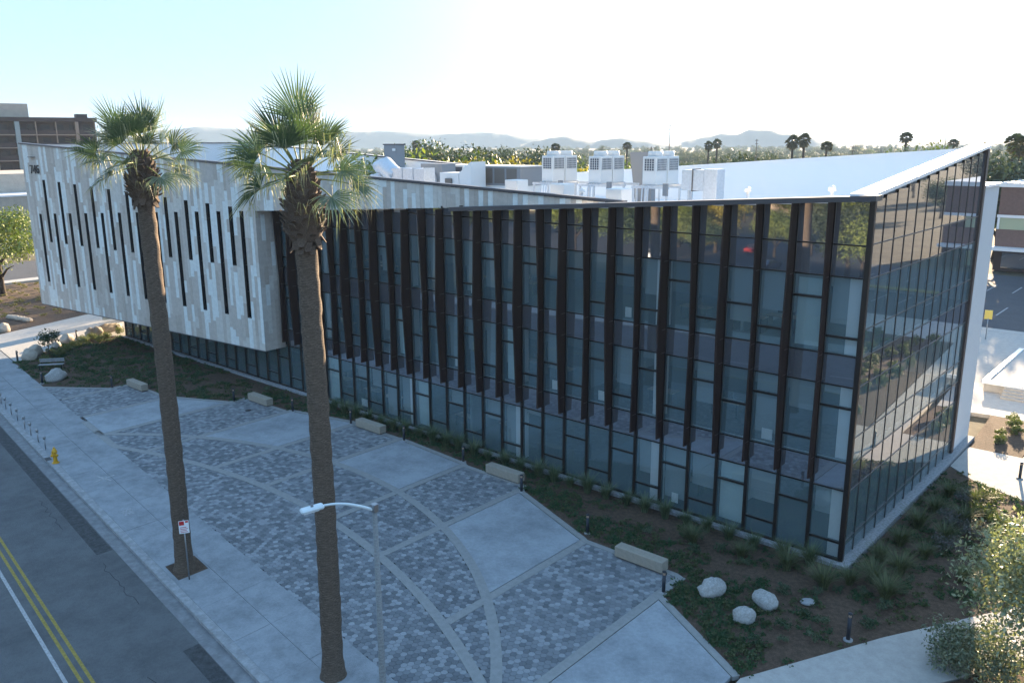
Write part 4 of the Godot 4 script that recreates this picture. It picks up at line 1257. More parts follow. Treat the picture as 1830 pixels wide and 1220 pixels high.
func build_palm(base: Vector3, trunk_top: float, crown: float, r0: float, label: String, seed_: int, fans: Array, wedge: ArrayMesh) -> void:
	var r := RandomNumberGenerator.new(); r.seed = seed_
	var t := thing("fan_palm", label, "palm tree", base, 0.0, "tall fan palms in front of the building")
	var st := ST(); st.set_smooth_group(0)
	var n := 70; var S := 26
	var rings := []
	var nz := FastNoiseLite.new(); nz.seed = seed_; nz.frequency = 0.8
	for j in n + 1:
		var f := float(j) / n
		var y := f * trunk_top
		var rr := r0 * (1.0 + 0.35 * exp(-y / 0.35)) * lerpf(1.0, 0.9, f)
		var ring := []
		for k in S:
			var a := TAU * k / S
			var q := rr + 0.03 * nz.get_noise_3d(cos(a) * 2, y * 2.2, sin(a) * 2) + 0.02 * nz.get_noise_2d(y * 9.0, 3.0) + 0.012 * sin(y * 21.0 + 2.0 * nz.get_noise_2d(cos(a) * 2, sin(a) * 2))
			ring.append(Vector3(cos(a) * q + 0.12 * sin(y * 0.22), y, sin(a) * q))
		rings.append(ring)
	for j in n:
		for k in S:
			var k2 := (k + 1) % S
			quad(st, rings[j][k], rings[j + 1][k], rings[j + 1][k2], rings[j][k2])
	part("trunk", done(st), M.trunk, t)
	# swollen collar of old leaf bases
	var cx := 0.12 * sin(trunk_top * 0.22)
	var core := [[0.0, 0.37], [0.16, 0.54], [0.45, 0.58], [0.8, 0.4], [1.0, 0.22]]
	var pts := []; var rad := []
	for c in core: pts.append(Vector3(cx, lerpf(trunk_top - 0.1, crown, c[0]), 0)); rad.append(c[1] * r0 / 0.36)
	part("collar", smooth_tube(pts, rad, 16), M.husk, t)
	for k in 150:
		var f := (k + r.randf()) / 150.0
		var a := k * 2.39996 + r.randf_range(-0.2, 0.2)
		var y := lerpf(trunk_top - 0.15, crown + 0.1, f)
		var rr := 0.0
		for q in core.size() - 1:
			if f >= core[q][0] and f <= core[q + 1][0]:
				rr = lerpf(core[q][1], core[q + 1][1], (f - core[q][0]) / (core[q + 1][0] - core[q][0])) * r0 / 0.36
		var tilt := (-1.15 if f < 0.13 else lerpf(0.5, 1.25, f)) + r.randf_range(-0.3, 0.25)   # low ones hang, high ones point up
		var out := Vector3(cos(a), 0, sin(a))
		var b := Basis(out.cross(Vector3.UP), out * cos(tilt) + Vector3.UP * sin(tilt), Vector3.ZERO)
		b.z = b.x.cross(b.y)
		var s := r.randf_range(0.75, 1.25)
		part("leaf_base", wedge, M.husk, t, Transform3D(b.scaled_local(Vector3.ONE * s), Vector3(cx, y, 0) + out * (rr - 0.04)))
	var hub := Vector3(cx, crown - 0.05, 0)
	var total := 25
	for k in total:
		var f := (k + 0.5) / total
		var band := clampi(int(pow(f, 0.8) * 8.0), 0, 7)
		var fm: Array = fans[band * 3 + r.randi() % 3]
		var a := k * 2.39996 + r.randf_range(-0.15, 0.15)
		var xf := Transform3D(Basis(Vector3.UP, a).scaled_local(Vector3.ONE * r.randf_range(0.86, 1.06)), hub + Vector3(cos(-a), 0, sin(-a)).normalized() * 0.1 - Vector3(0, f * 0.25, 0))
		var fr := part("frond", fm[0], M.frond, t, xf)
		part("leaf_stalk", fm[1], M.petiole, fr)
func build_palms() -> void:
	var fans := []
	var elevs := [77.0, 66.0, 56.0, 46.0, 35.0, 23.0, 10.0, -5.0]
	for k in 8:
		for q in 3:
			fans.append(frond_mesh(deg_to_rad(elevs[k] + (q - 1) * 6.0), 100 + k * 3 + q, clampf(k / 7.0, 0.05, 1.0)))
	var st := ST()
	var v := [Vector3(-0.13, 0, -0.03), Vector3(0.13, 0, -0.03), Vector3(0.13, 0, 0.03), Vector3(-0.13, 0, 0.03), Vector3(-0.07, 0.25, -0.01), Vector3(0.07, 0.25, -0.01), Vector3(0.07, 0.25, 0.02), Vector3(-0.07, 0.25, 0.02)]
	quad(st, v[0], v[1], v[5], v[4]); quad(st, v[2], v[3], v[7], v[6]); quad(st, v[1], v[2], v[6], v[5]); quad(st, v[3], v[0], v[4], v[7]); quad(st, v[4], v[5], v[6], v[7])
	var wedge := done(st)
	build_palm(Vector3(-21.6, GY - 0.03, 18.9), 15.95, 17.55, 0.36, "fan palm in the square pavement pit beside the parking sign", 5, fans, wedge)
	build_palm(Vector3(-10.45, GY - 0.03, 19.3), 15.15, 17.3, 0.36, "fan palm standing behind the street lamp arm", 6, fans, wedge)

# ---------------------------------------------------------------- planting
func blade_clump(n: int, h: float, spread: float, width: float, c0: Color, c1: Color, seed_: int) -> ArrayMesh:
	var r := RandomNumberGenerator.new(); r.seed = seed_
	var st := ST()
	for k in n:
		var a := r.randf() * TAU
		var out := Vector3(cos(a), 0, sin(a))
		var per := Vector3(-out.z, 0, out.x)
		var L := h * r.randf_range(0.6, 1.15)
		var lean := spread * sqrt(r.randf())
		var b := out * r.randf() * 0.12 * spread / 0.5
		var pl := b - per * width; var pr := b + per * width
		var col := c0.lerp(c1, r.randf())
		for j in 3:
			var t := (j + 1) / 3.0
			var c := b + out * lean * L * t * t * 1.3 + Vector3(0, L * (t - 0.3 * lean * t * t), 0)
			var w: float = width * [0.9, 0.6, 0.06][j]
			st.set_color(col)
			var nl := c - per * w; var nr := c + per * w
			quad(st, pl, nl, nr, pr)
			pl = nl; pr = nr
	return done(st)
func leaf_cloud(n: int, r3: Vector3, size: float, c0: Color, c1: Color, seed_: int, lumps := 7, hollow := 0.45) -> ArrayMesh:
	# leaves in clumps through a crown of half-sizes r3, resting on y = 0
	var r := RandomNumberGenerator.new(); r.seed = seed_
	var st := ST()
	var cs := []
	for k in lumps:
		var d := Vector3(r.randfn(), r.randfn() * 0.8 + 0.2, r.randfn()).normalized()
		cs.append([d * r.randf_range(0.35, 0.72), r.randf_range(0.32, 0.55)])
	for k in n:
		var c: Array = cs[r.randi() % lumps]
		var d := Vector3(r.randfn(), r.randfn(), r.randfn()).normalized()
		var p: Vector3 = c[0] + d * c[1] * lerpf(hollow, 1.0, sqrt(r.randf()))
		p = Vector3(p.x * r3.x, p.y * r3.y + r3.y, p.z * r3.z)
		var u := Vector3(r.randfn(), r.randfn(), r.randfn()).normalized()
		var w := u.cross(d + Vector3(0.01, 0.2, 0)).normalized()
		var s := size * r.randf_range(0.6, 1.3)
		var col := c0.lerp(c1, r.randf())
		st.set_color(col)
		tri(st, p - u * s, p + w * s * 0.5, p + u * s)
		tri(st, p - u * s, p + u * s, p - w * s * 0.5)
	return done(st)
func limbs(h: float, r0: float, crown_y: float, reach: float, seed_: int, n := 6) -> ArrayMesh:
	var r := RandomNumberGenerator.new(); r.seed = seed_
	var st := ST(); st.set_smooth_group(0)
	tube(st, [Vector3.ZERO, Vector3(0.05 * h * r.randfn() * 0.3, crown_y * 0.6, 0), Vector3(0, crown_y, 0), Vector3(0, h * 0.8, 0)], [r0, r0 * 0.8, r0 * 0.65, r0 * 0.2], 8)
	for k in n:
		var a := TAU * k / n + r.randf()
		var y := lerpf(crown_y * 0.8, h * 0.7, r.randf())
		var e := Vector3(cos(a) * reach, y + reach * r.randf_range(0.3, 0.9), sin(a) * reach) * Vector3(r.randf_range(0.5, 0.9), 1, r.randf_range(0.5, 0.9))
		tube(st, [Vector3(0, y, 0), Vector3(0, y, 0).lerp(e, 0.5) + Vector3(0, 0.1 * reach, 0), e], [r0 * 0.45, r0 * 0.28, r0 * 0.08], 6)
	return done(st)
func build_plants() -> void:
	# beds
	var bed := PackedVector2Array([Vector2(-68.9, 0.3), Vector2(0.5, 0.3), Vector2(0.5, -15.4), Vector2(2.0, -14.0), Vector2(3.6, -13.2), Vector2(7.5, -11.5), Vector2(9.0, -6.0), Vector2(6.2, -0.6), Vector2(3.26, 4.4), Vector2(0.35, 10.2)])
	var x := 0.3
	while x > -57.0:
		bed.append(Vector2(x, zbed(x - 0.001) - 0.08)); x -= 0.25
	for q in [Vector2(-57.4, 11.9), Vector2(-62.0, 11.2), Vector2(-66.3, 10.75), Vector2(-69.5, 6.2), Vector2(-71.5, 2.2), Vector2(-70.6, 0.6)]: bed.append(q)
	setting("planting_bed", prismmesh(bed, -0.42, GY - 0.02), M.soil)
	# low green cover, thick where the photograph shows mats of it
	var mats_ := [leaf_cloud(60, Vector3(0.34, 0.1, 0.34), 0.06, Color(0.026, 0.058, 0.03), Color(0.06, 0.11, 0.05), 40, 6, 0.1), leaf_cloud(50, Vector3(0.3, 0.12, 0.3), 0.05, Color(0.05, 0.07, 0.03), Color(0.11, 0.125, 0.06), 41, 5, 0.1)]
	var nz := FastNoiseLite.new(); nz.seed = 12; nz.frequency = 0.35
	for v in 2:
		var mm := MultiMesh.new(); mm.transform_format = MultiMesh.TRANSFORM_3D; mm.mesh = mats_[v]
		var xs := []
		var tries := 0
		while tries < 26000:
			tries += 1
			var c := Vector2(rng.randf_range(-71, 8.5), rng.randf_range(-14.5, 11.5))
			if not Geometry2D.is_point_in_polygon(c, bed): continue
			var edge := zbed(c.x) - c.y if c.x < 0.3 and c.x > -57.0 else 9.0
			var want := 0.0
			if edge > 0.25 and edge < 2.1 + 1.2 * nz.get_noise_2d(c.x, 7.0): want = 0.75
			if c.distance_to(Vector2(-2.8, 6.8)) < 2.6 and c.y < zbed(minf(c.x, 0.3)) - 0.3: want = 0.95
			if c.x < -50.0: want = 0.55 if nz.get_noise_2d(c.x, c.y) > -0.1 else 0.15
			if c.x > 0.4 and c.y < 0.5: want = 0.35
			if nz.get_noise_2d(c.x + 40, c.y) > -0.05: want = maxf(want, 0.42 if v == 1 else 0.2)
			if edge < 0.3: want = 0.0
			if rng.randf() < want * 0.55: xs.append(c)
		mm.instance_count = xs.size()
		for k in xs.size():
			mm.set_instance_transform(k, Transform3D(Basis(Vector3.UP, rng.randf() * TAU).scaled(Vector3.ONE * rng.randf_range(0.6, 1.25)), Vector3(xs[k].x, GY - 0.05, xs[k].y)))
		var o := MultiMeshInstance3D.new()
		o.name = numbered("ground_cover"); o.multimesh = mm; o.material_override = M.leaf
		add_child(o)
		tag(o, "low dark green ground cover spreading over the planting bed" if v == 0 else "paler low cover mixed through the planting bed", "ground cover")
		o.set_meta("kind", "stuff")
	# grass clumps in a row below the glass
	var grass := [blade_clump(260, 0.95, 0.6, 0.013, Color(0.06, 0.09, 0.05), Color(0.17, 0.21, 0.12), 3), blade_clump(260, 0.85, 0.7, 0.013, Color(0.065, 0.095, 0.055), Color(0.19, 0.22, 0.13), 4)]
	var k := 0
	var sx := -1.0
	while sx > -36.0:
		if zbed(sx) > 1.6:
			var g := top("grass_clump", grass[k % 2], M.leaf, "grey-green grass clump in the row below the glass wall", "grass clump", "grass clumps in a row below the glass wall", Transform3D(Basis(Vector3.UP, rng.randf() * TAU).scaled(Vector3.ONE * rng.randf_range(0.8, 1.2)), Vector3(sx, GY - 0.03, 0.85 + rng.randf_range(-0.1, 0.15))))
		k += 1
		sx -= 1.22 + rng.randf_range(-0.1, 0.1)
	# taller tufts round the glass corner and along the side wall
	var tall := blade_clump(300, 1.05, 0.75, 0.013, Color(0.06, 0.08, 0.04), Color(0.18, 0.19, 0.1), 8)
	for q in [[0.9, 1.4], [1.6, 0.6], [2.4, 1.6], [1.2, -1.5], [2.2, -0.8], [1.4, -3.6], [2.6, -3.0], [1.5, -6.0], [2.8, -5.4], [1.6, -8.4], [3.0, -7.9], [1.6, -10.8], [3.0, -10.4], [0.2, 2.4], [-1.6, 1.9], [-3.6, 2.2], [-5.9, 2.4], [4.4, -2.0], [4.6, -6.5]]:
		top("tall_grass", tall, M.leaf, "tall feathery grass tuft around the glass corner", "grass tuft", "tall grass tufts around the glass corner", Transform3D(Basis(Vector3.UP, rng.randf() * TAU).scaled(Vector3.ONE * rng.randf_range(0.75, 1.15)), Vector3(q[0], GY - 0.03, q[1])))
	# small rounded shrubs on the bare soil
	var shrub := [leaf_cloud(320, Vector3(0.4, 0.26, 0.4), 0.05, Color(0.03, 0.055, 0.03), Color(0.075, 0.11, 0.06), 60, 9, 0.3), leaf_cloud(320, Vector3(0.36, 0.3, 0.36), 0.045, Color(0.05, 0.075, 0.045), Color(0.13, 0.16, 0.1), 61, 9, 0.3)]
	k = 0
	for q in [[1400, 1060], [1460, 1062], [1500, 1058], [1540, 1062], [1440, 1100], [1470, 1120], [1400, 1125], [1400, 1150], [1350, 1150], [1580, 1090], [1610, 1060], [1625, 1040], [1290, 985], [1160, 955], [1240, 985], [1330, 1010], [1585, 1045], [1450, 1145], [1550, 1120], [340, 685], [270, 672], [480, 700], [150, 660], [210, 655]]:
		var a := P(q[0], q[1])
		top("small_shrub", shrub[k % 2], M.leaf, "small rounded shrub on the shaded bare soil", "shrub", "small rounded shrubs on the shaded soil", Transform3D(Basis(Vector3.UP, rng.randf() * TAU).scaled(Vector3.ONE * rng.randf_range(0.7, 1.1)), Vector3(a.x, GY - 0.04, a.z)))
		k += 1
	# flowering purple-tinged bushes by the side path
	var sage := leaf_cloud(700, Vector3(0.75, 0.5, 0.75), 0.055, Color(0.07, 0.085, 0.06), Color(0.17, 0.15, 0.16), 70, 10, 0.3)
	var gold := leaf_cloud(800, Vector3(0.7, 0.6, 0.7), 0.06, Color(0.09, 0.11, 0.035), Color(0.17, 0.185, 0.07), 71, 10, 0.3)
	for q in [[1735, 905], [1700, 940], [1690, 985], [1740, 960]]:
		var a := P(q[0], q[1])
		top("sage_bush", sage, M.leaf, "purple-grey sage bush beside the shade edge at the side wall", "bush", "sage bushes beside the side wall", Transform3D(Basis(Vector3.UP, rng.randf() * TAU), Vector3(a.x, GY - 0.05, a.z)))
	for q in [[1755, 925], [1790, 950], [1770, 900]]:
		var a := P(q[0], q[1])
		top("yellow_bush", gold, M.leaf, "yellow-green bush between the path and the walkway", "bush", "yellow-green bushes by the side walkway", Transform3D(Basis(Vector3.UP, rng.randf() * TAU), Vector3(a.x, GY - 0.05, a.z)))
	# broad pale-leaved tree in the corner
	var tr := thing("olive_tree", "broad tree with pale olive leaves beside the curved path", "tree", Vector3(8.9, GY - 0.05, 4.6))
	part("trunk", limbs(5.2, 0.15, 1.4, 2.2, 90, 12), M.bark, tr)
	part("crown", leaf_cloud(18000, Vector3(3.7, 3.2, 3.5), 0.085, Color(0.12, 0.15, 0.08), Color(0.36, 0.38, 0.25), 91, 34, 0.25), M.olive, tr, Transform3D(Basis.IDENTITY, Vector3(0, 0.75, 0)))
	tr = thing("olive_shrub", "low grey-green shrub at the foot of the olive tree", "shrub", Vector3(6.5, GY - 0.05, 4.9))
	part("stems", limbs(1.3, 0.05, 0.3, 0.7, 92, 6), M.bark, tr)
	part("foliage", leaf_cloud(6500, Vector3(2.0, 1.3, 1.9), 0.07, Color(0.08, 0.11, 0.07), Color(0.26, 0.28, 0.19), 93, 24, 0.2), M.olive, tr, Transform3D(Basis.IDENTITY, Vector3(0, -0.35, 0)))
	# little tree on the lawn by the sunlit walkway
	tr = thing("young_tree", "small dark leafy tree at the edge of the sunlit walkway", "tree", P(88, 637))
	part("trunk", limbs(2.4, 0.05, 0.9, 0.9, 94, 7), M.bark, tr)
	part("crown", leaf_cloud(800, Vector3(1.35, 0.95, 1.35), 0.1, Color(0.03, 0.05, 0.03), Color(0.08, 0.11, 0.06), 95, 12, 0.2), M.leaf, tr, Transform3D(Basis.IDENTITY, Vector3(0, 0.7, 0)))
	# sunlit tufts at the edge of the lawn
	for q in [[205, 590], [190, 604], [165, 606], [150, 612], [135, 620], [120, 628], [215, 597], [178, 612], [105, 636], [80, 648]]:
		var a := P(q[0], q[1])
		top("lawn_tuft", gold, M.leaf, "sunlit yellow-green tuft on the lawn edge by the walkway", "bush", "sunlit tufts on the lawn edge", Transform3D(Basis(Vector3.UP, rng.randf() * TAU).scaled(Vector3.ONE * rng.randf_range(0.6, 1.0)), Vector3(a.x, GY - 0.05, a.z)))

# ---------------------------------------------------------------- near surroundings
func shrub_field(poly: PackedVector2Array, mesh: Mesh, step: float, label: String, group: String, called: String, lim: int) -> void:
	var lo := Vector2(1e9, 1e9); var hi := -lo
	for p in poly:
		lo = lo.min(p); hi = hi.max(p)
	var n := 0
	var z := lo.y
	while z < hi.y and n < lim:
		var x := lo.x
		while x < hi.x and n < lim:
			var c := Vector2(x + rng.randf_range(-0.25, 0.25) * step, z + rng.randf_range(-0.25, 0.25) * step)
			if Geometry2D.is_point_in_polygon(c, poly):
				top(called, mesh, M.leaf, label, "shrub", group, Transform3D(Basis(Vector3.UP, rng.randf() * TAU).scaled(Vector3.ONE * rng.randf_range(0.6, 1.15)), Vector3(c.x, GY - 0.05, c.y)))
				n += 1
			x += step
		z += step
func car(at: Vector3, turn: float, paint: Material, label: String) -> void:
	var t := thing("parked_car", label, "car", at, turn, "parked cars")
	var st := ST()
	var prof := [[-2.2, 0.35], [-2.25, 0.7], [-2.1, 0.88], [-1.15, 0.98], [-0.45, 1.42], [0.95, 1.45], [1.75, 1.0], [2.2, 0.92], [2.25, 0.4]]
	var wid := [0.8, 0.85, 0.84, 0.82, 0.66, 0.66, 0.8, 0.82, 0.84]
	for k in prof.size() - 1:
		var a: Array = prof[k]; var b: Array = prof[k + 1]
		quad(st, Vector3(a[0], a[1], -wid[k]), Vector3(b[0], b[1], -wid[k + 1]), Vector3(b[0], b[1], wid[k + 1]), Vector3(a[0], a[1], wid[k]))
	for s in [-1.0, 1.0]:
		for k in range(1, prof.size() - 1):
			tri(st, Vector3(prof[0][0], prof[0][1], s * wid[0]), Vector3(prof[k][0], prof[k][1], s * wid[k]), Vector3(prof[k + 1][0], prof[k + 1][1], s * wid[k + 1]))
	part("body", done(st), paint, t)
	var gl := ST()
	for s in [-1.0, 1.0]:
		quad(gl, Vector3(-1.0, 1.0, s * 0.84), Vector3(-0.45, 1.36, s * 0.69), Vector3(0.9, 1.38, s * 0.69), Vector3(1.55, 1.02, s * 0.83))
	quad(gl, Vector3(-1.12, 1.02, -0.75), Vector3(-0.5, 1.42, -0.62), Vector3(-0.5, 1.42, 0.62), Vector3(-1.12, 1.02, 0.75))
	quad(gl, Vector3(1.7, 1.05, -0.72), Vector3(1.02, 1.46, -0.6), Vector3(1.02, 1.46, 0.6), Vector3(1.7, 1.05, 0.72))
	part("windows", done(gl), M.spandrel, t)
	for x in [-1.4, 1.4]:
		for s in [-0.78, 0.78]:
			part("wheel", smooth_tube([Vector3(x, 0.32, s - 0.1), Vector3(x, 0.32, s + 0.1)], [0.32, 0.32], 14), M.tyre, t)
func build_surroundings() -> void:
	# sunlit walkway beyond the wing, and the planting across it
	setting("walkway", prismmesh(PackedVector2Array([Vector2(-66.3, 10.6), Vector2(-69.45, 6.2), Vector2(-71.45, 2.2), Vector2(-69.0, -0.2), Vector2(-69.0, -22.0), Vector2(-88.0, -22.0), Vector2(-83.4, -2.9), Vector2(-79.5, 7.5), Vector2(-79.0, 9.0)]), -0.42, GY - 0.012), M.path)
	setting("dry_planting", prismmesh(PackedVector2Array([Vector2(-83.6, -2.9), Vector2(-88.5, -22.0), Vector2(-112.0, -22.0), Vector2(-112.0, 4.7), Vector2(-79.8, 8.8), Vector2(-79.7, 7.5)]), -0.42, GY - 0.05), M.soil)
	var dry := leaf_cloud(120, Vector3(0.55, 0.3, 0.55), 0.09, Color(0.1, 0.1, 0.035), Color(0.26, 0.22, 0.08), 201, 7, 0.3)
	shrub_field(PackedVector2Array([Vector2(-85.0, -3.0), Vector2(-89.0, -15.0), Vector2(-111.0, -15.0), Vector2(-111.0, 3.5), Vector2(-82.0, 7.0)]), dry, 2.1, "low yellow-green tuft planted in rows in the sunlit bed", "tufts in rows in the sunlit bed", "dry_tuft", 110)
	setting("side_road", prismmesh(PackedVector2Array([Vector2(-138, -160), Vector2(-118, -160), Vector2(-116, 4.6), Vector2(-136, 2.2)]), -0.42, -0.3), M.lot)
	part("road_edge", prismmesh(PackedVector2Array([Vector2(-118, -160), Vector2(-115.5, -160), Vector2(-113.5, 4.8), Vector2(-116, 4.6)]), -0.42, GY), M.path, get_node("side_road"))
	# tan flat-roofed store across the side road
	var a := D(-40, 452, 172)
	var t := thing("tan_store", "tan flat-roofed store with white loading door across the side road", "building", Vector3(-158, -0.3, -24))
	part("wall", boxmesh(Vector3(-40, 0, -14), Vector3(0, 9.2, 22)), M.tan_wall, t)
	part("upper_storey", boxmesh(Vector3(-36, 9.2, -14), Vector3(-9, 13.0, 16)), M.tan_wall, t)
	part("parapet", boxmesh(Vector3(-40.2, 9.2, -14.2), Vector3(0.15, 9.5, 22.2)), M.white_metal, t)
	part("door", boxmesh(Vector3(0.0, 0, 4), Vector3(0.1, 3.2, 10)), M.white_metal, t)
	part("annex", boxmesh(Vector3(-12, 0, -34), Vector3(2, 6.5, -14.1)), M.tan_wall, t)
	part("side_door", boxmesh(Vector3(0.0, 0, 14), Vector3(0.1, 2.4, 16)), M.coil, t)
	# side walkway, paths and parking lot on the right
	setting("side_walkway", prismmesh(PackedVector2Array([Vector2(0.5, -15.5), Vector2(2.0, -14.05), Vector2(3.6, -13.25), Vector2(7.5, -11.55), Vector2(20, -6.0), Vector2(26, -10.5), Vector2(9.5, -19.0), Vector2(3.7, -19.5), Vector2(0.5, -19.5)]), -0.42, GY - 0.006), M.path)
	setting("curved_path", prismmesh(PackedVector2Array([Vector2(0.35, 10.2), Vector2(3.26, 4.45), Vector2(6.2, -0.55), Vector2(9.05, -5.9), Vector2(11.5, -4.6), Vector2(8.5, 1.0), Vector2(5.6, 6.0), Vector2(3.0, 11.5), Vector2(3.0, 19.4), Vector2(0.35, 19.1)]), -0.42, GY - 0.006), M.path)
	setting("corner_bed", prismmesh(PackedVector2Array([Vector2(3.1, 19.4), Vector2(3.1, 11.5), Vector2(5.7, 6.0), Vector2(8.6, 1.0), Vector2(11.6, -4.6), Vector2(22.0, 0.0), Vector2(26, 21.8)]), -0.42, GY - 0.02), M.soil)
	setting("side_bed", prismmesh(PackedVector2Array([Vector2(0.5, -19.6), Vector2(3.3, -19.6), Vector2(3.3, -27.0), Vector2(0.1, -27.0)]), -0.42, GY - 0.02), M.soil)
	setting("garden_path", prismmesh(PackedVector2Array([Vector2(3.35, -19.55), Vector2(5.3, -19.4), Vector2(7.4, -48.0), Vector2(5.0, -48.0)]), -0.42, GY - 0.008), M.path)
	setting("shrub_bed", prismmesh(PackedVector2Array([Vector2(5.4, -19.4), Vector2(9.5, -19.1), Vector2(26, -10.6), Vector2(40, -18), Vector2(36, -48), Vector2(7.5, -48)]), -0.42, GY - 0.02), M.soil)
	var hedge := leaf_cloud(700, Vector3(0.7, 0.5, 0.7), 0.075, Color(0.06, 0.085, 0.025), Color(0.17, 0.19, 0.06), 205, 9, 0.3)
	shrub_field(PackedVector2Array([Vector2(0.9, -20.2), Vector2(3.0, -20.2), Vector2(3.0, -26.5), Vector2(0.6, -26.5)]), hedge, 1.3, "sunlit green shrub beside the side walkway behind the pier", "sunlit shrubs behind the pier", "pier_shrub", 14)
	shrub_field(PackedVector2Array([Vector2(6.4, -20.4), Vector2(9.5, -20.0), Vector2(22, -13.5), Vector2(24, -46.5), Vector2(8.6, -46.5)]), hedge, 1.9, "rounded green shrub planted in the sunlit shrub bed", "rounded shrubs in the sunlit shrub bed", "side_shrub", 130)
	shrub_field(PackedVector2Array([Vector2(9.5, 0.5), Vector2(12, -3.8), Vector2(20, -0.5), Vector2(22, 10), Vector2(12, 12)]), hedge, 2.4, "rounded shrub planted in the corner bed past the olive tree", "rounded shrubs in the corner bed", "corner_shrub", 30)
	setting("rear_walkway", prismmesh(PackedVector2Array([Vector2(-1.2, -21.6), Vector2(-1.2, -26.9), Vector2(0.1, -27.1), Vector2(3.3, -27.1), Vector2(4.95, -48.0), Vector2(-30, -48), Vector2(-30, -21.6)]), -0.42, GY - 0.01), M.path)
	setting("lot_walkway", prismmesh(PackedVector2Array([Vector2(-60, -48.02), Vector2(90, -48.02), Vector2(90, -55.5), Vector2(-60, -55.5)]), -0.42, GY - 0.014), M.path)
	t = thing("loading_platform", "raised pale concrete platform with white edge beside the parking lot", "platform", Vector3(-1.7, GY - 0.02, -45.5))
	part("deck", boxmesh(Vector3(0, 0, 0), Vector3(6.0, 0.75, 12.5), 0.03), M.path, t)
	part("edge", boxmesh(Vector3(-0.12, 0.6, -0.1), Vector3(0.22, 0.86, 12.62)), M.white_metal, t)
	part("front_edge", boxmesh(Vector3(0.23, 0.6, 12.4), Vector3(6.0, 0.86, 12.62)), M.white_metal, t)
	for k in 4: part("step", boxmesh(Vector3(1.4 + k * 0.0, 0, 12.6 + k * 0.34), Vector3(4.2, 0.62 - k * 0.15, 12.94 + k * 0.34)), M.path, t)
	setting("parking_lot", prismmesh(PackedVector2Array([Vector2(-60, -57), Vector2(90, -57), Vector2(90, -96), Vector2(-60, -96)]), -0.42, -0.3), M.lot)
	var lot := get_node("parking_lot")
	for k in 26:
		var x := -30.0 + k * 2.8
		part("bay_line", boxmesh(Vector3(x, -0.3, -70.5), Vector3(x + 0.14, -0.293, -65.0)), M.white_line, lot)
		part("bay_line", boxmesh(Vector3(x + 1.2, -0.3, -86.5), Vector3(x + 1.34, -0.293, -81.0)), M.white_line, lot)
	part("kerb", boxmesh(Vector3(-60, -0.4, -57.0), Vector3(90, GY, -55.5)), M.path, lot)
	part("yellow_island", boxmesh(Vector3(16, -0.3, -76), Vector3(30, GY, -74.5), 0.05), M.yellow_line, lot)
	car(Vector3(-6.4, -0.3, -83.5), PI / 2, M.paints[0], "white car parked in front of the brick building")
	car(Vector3(12.4, -0.3, -83.5), PI / 2, M.paints[2], "dark car parked farther along the brick building")
	car(Vector3(24, -0.3, -68), PI / 2, M.paints[1], "red car parked in the lot beyond the platform")
	# brick building across the lot
	var Y := func(py: float) -> float: return PZ(1800, py, -100.0).y
	t = thing("brick_building", "low brick building with green ribbon windows across the parking lot", "building", Vector3(-15.5, -0.3, -100))
	part("upper_wall", boxmesh(Vector3(0, Y.call(384) + 0.3, -26), Vector3(38, Y.call(334) + 0.3, 0)), M.brick_wall, t)
	part("parapet", boxmesh(Vector3(-0.3, Y.call(334) + 0.3, -26.3), Vector3(38.3, Y.call(326) + 0.3, 0.3)), M.white_metal, t)
	part("sill_band", boxmesh(Vector3(-0.1, Y.call(389) + 0.3, -26), Vector3(38.1, Y.call(384) + 0.3, 0.15)), M.white_metal, t)
	for k in 8:
		var wn := part("window", boxmesh(Vector3(0.3 + k * 4.4, Y.call(410) + 0.32, -1), Vector3(4.3 + k * 4.4, Y.call(389) + 0.28, 0.02)), M.green_glass, t)
		part("window_post", boxmesh(Vector3(0.0 + k * 4.4, Y.call(410) + 0.31, -1), Vector3(0.28 + k * 4.4, Y.call(389) + 0.29, 0.1)), M.white_metal, t)
	part("middle_wall", boxmesh(Vector3(0, Y.call(442) + 0.3, -26), Vector3(38, Y.call(410) + 0.3, 0.0)), M.brick_wall, t)
	part("canopy", boxmesh(Vector3(-0.5, Y.call(446) + 0.3, 0), Vector3(38, Y.call(441) + 0.3, 2.2)), M.white_metal, t)
	part("lower_wall", boxmesh(Vector3(0, 0, -26), Vector3(38, Y.call(446) + 0.3, -0.5)), M.brown_wall, t)
	for k in 5:
		part("shop_window", boxmesh(Vector3(1 + k * 7.5, 0.4, -0.49), Vector3(4.6 + k * 7.5, 2.6, -0.4)), M.green_glass if k % 3 == 1 else M.spandrel, t)
	part("roof", boxmesh(Vector3(0.2, Y.call(334), -25.8), Vector3(37.8, Y.call(334) + 0.31, -0.2)), M.membrane, t)
	# across the street: lots, cars and low houses that the glass mirrors
	setting("opposite_lot", prismmesh(PackedVector2Array([Vector2(-150, 46), Vector2(80, 58), Vector2(80, 130), Vector2(-150, 118)]), -0.42, -0.3), M.lot)
	var olot := get_node("opposite_lot")
	for k in 30:
		part("bay_line", boxmesh(Vector3(-80 + k * 2.8, -0.3, 78), Vector3(-79.86 + k * 2.8, -0.293, 83.5)), M.white_line, olot)
	var words := ["beside a young tree", "in the middle row", "near the exit", "by the low house", "at the end of the row", "next to an empty bay", "facing the street"]
	for k in 7:
		car(Vector3(-60 + k * 9.8, -0.3, 81 + (k % 2) * 16), PI / 2 + (k % 3) * 0.04, M.paints[k % 4], "%s car parked across the street %s" % [["white", "red", "dark", "grey"][k % 4], words[k]])

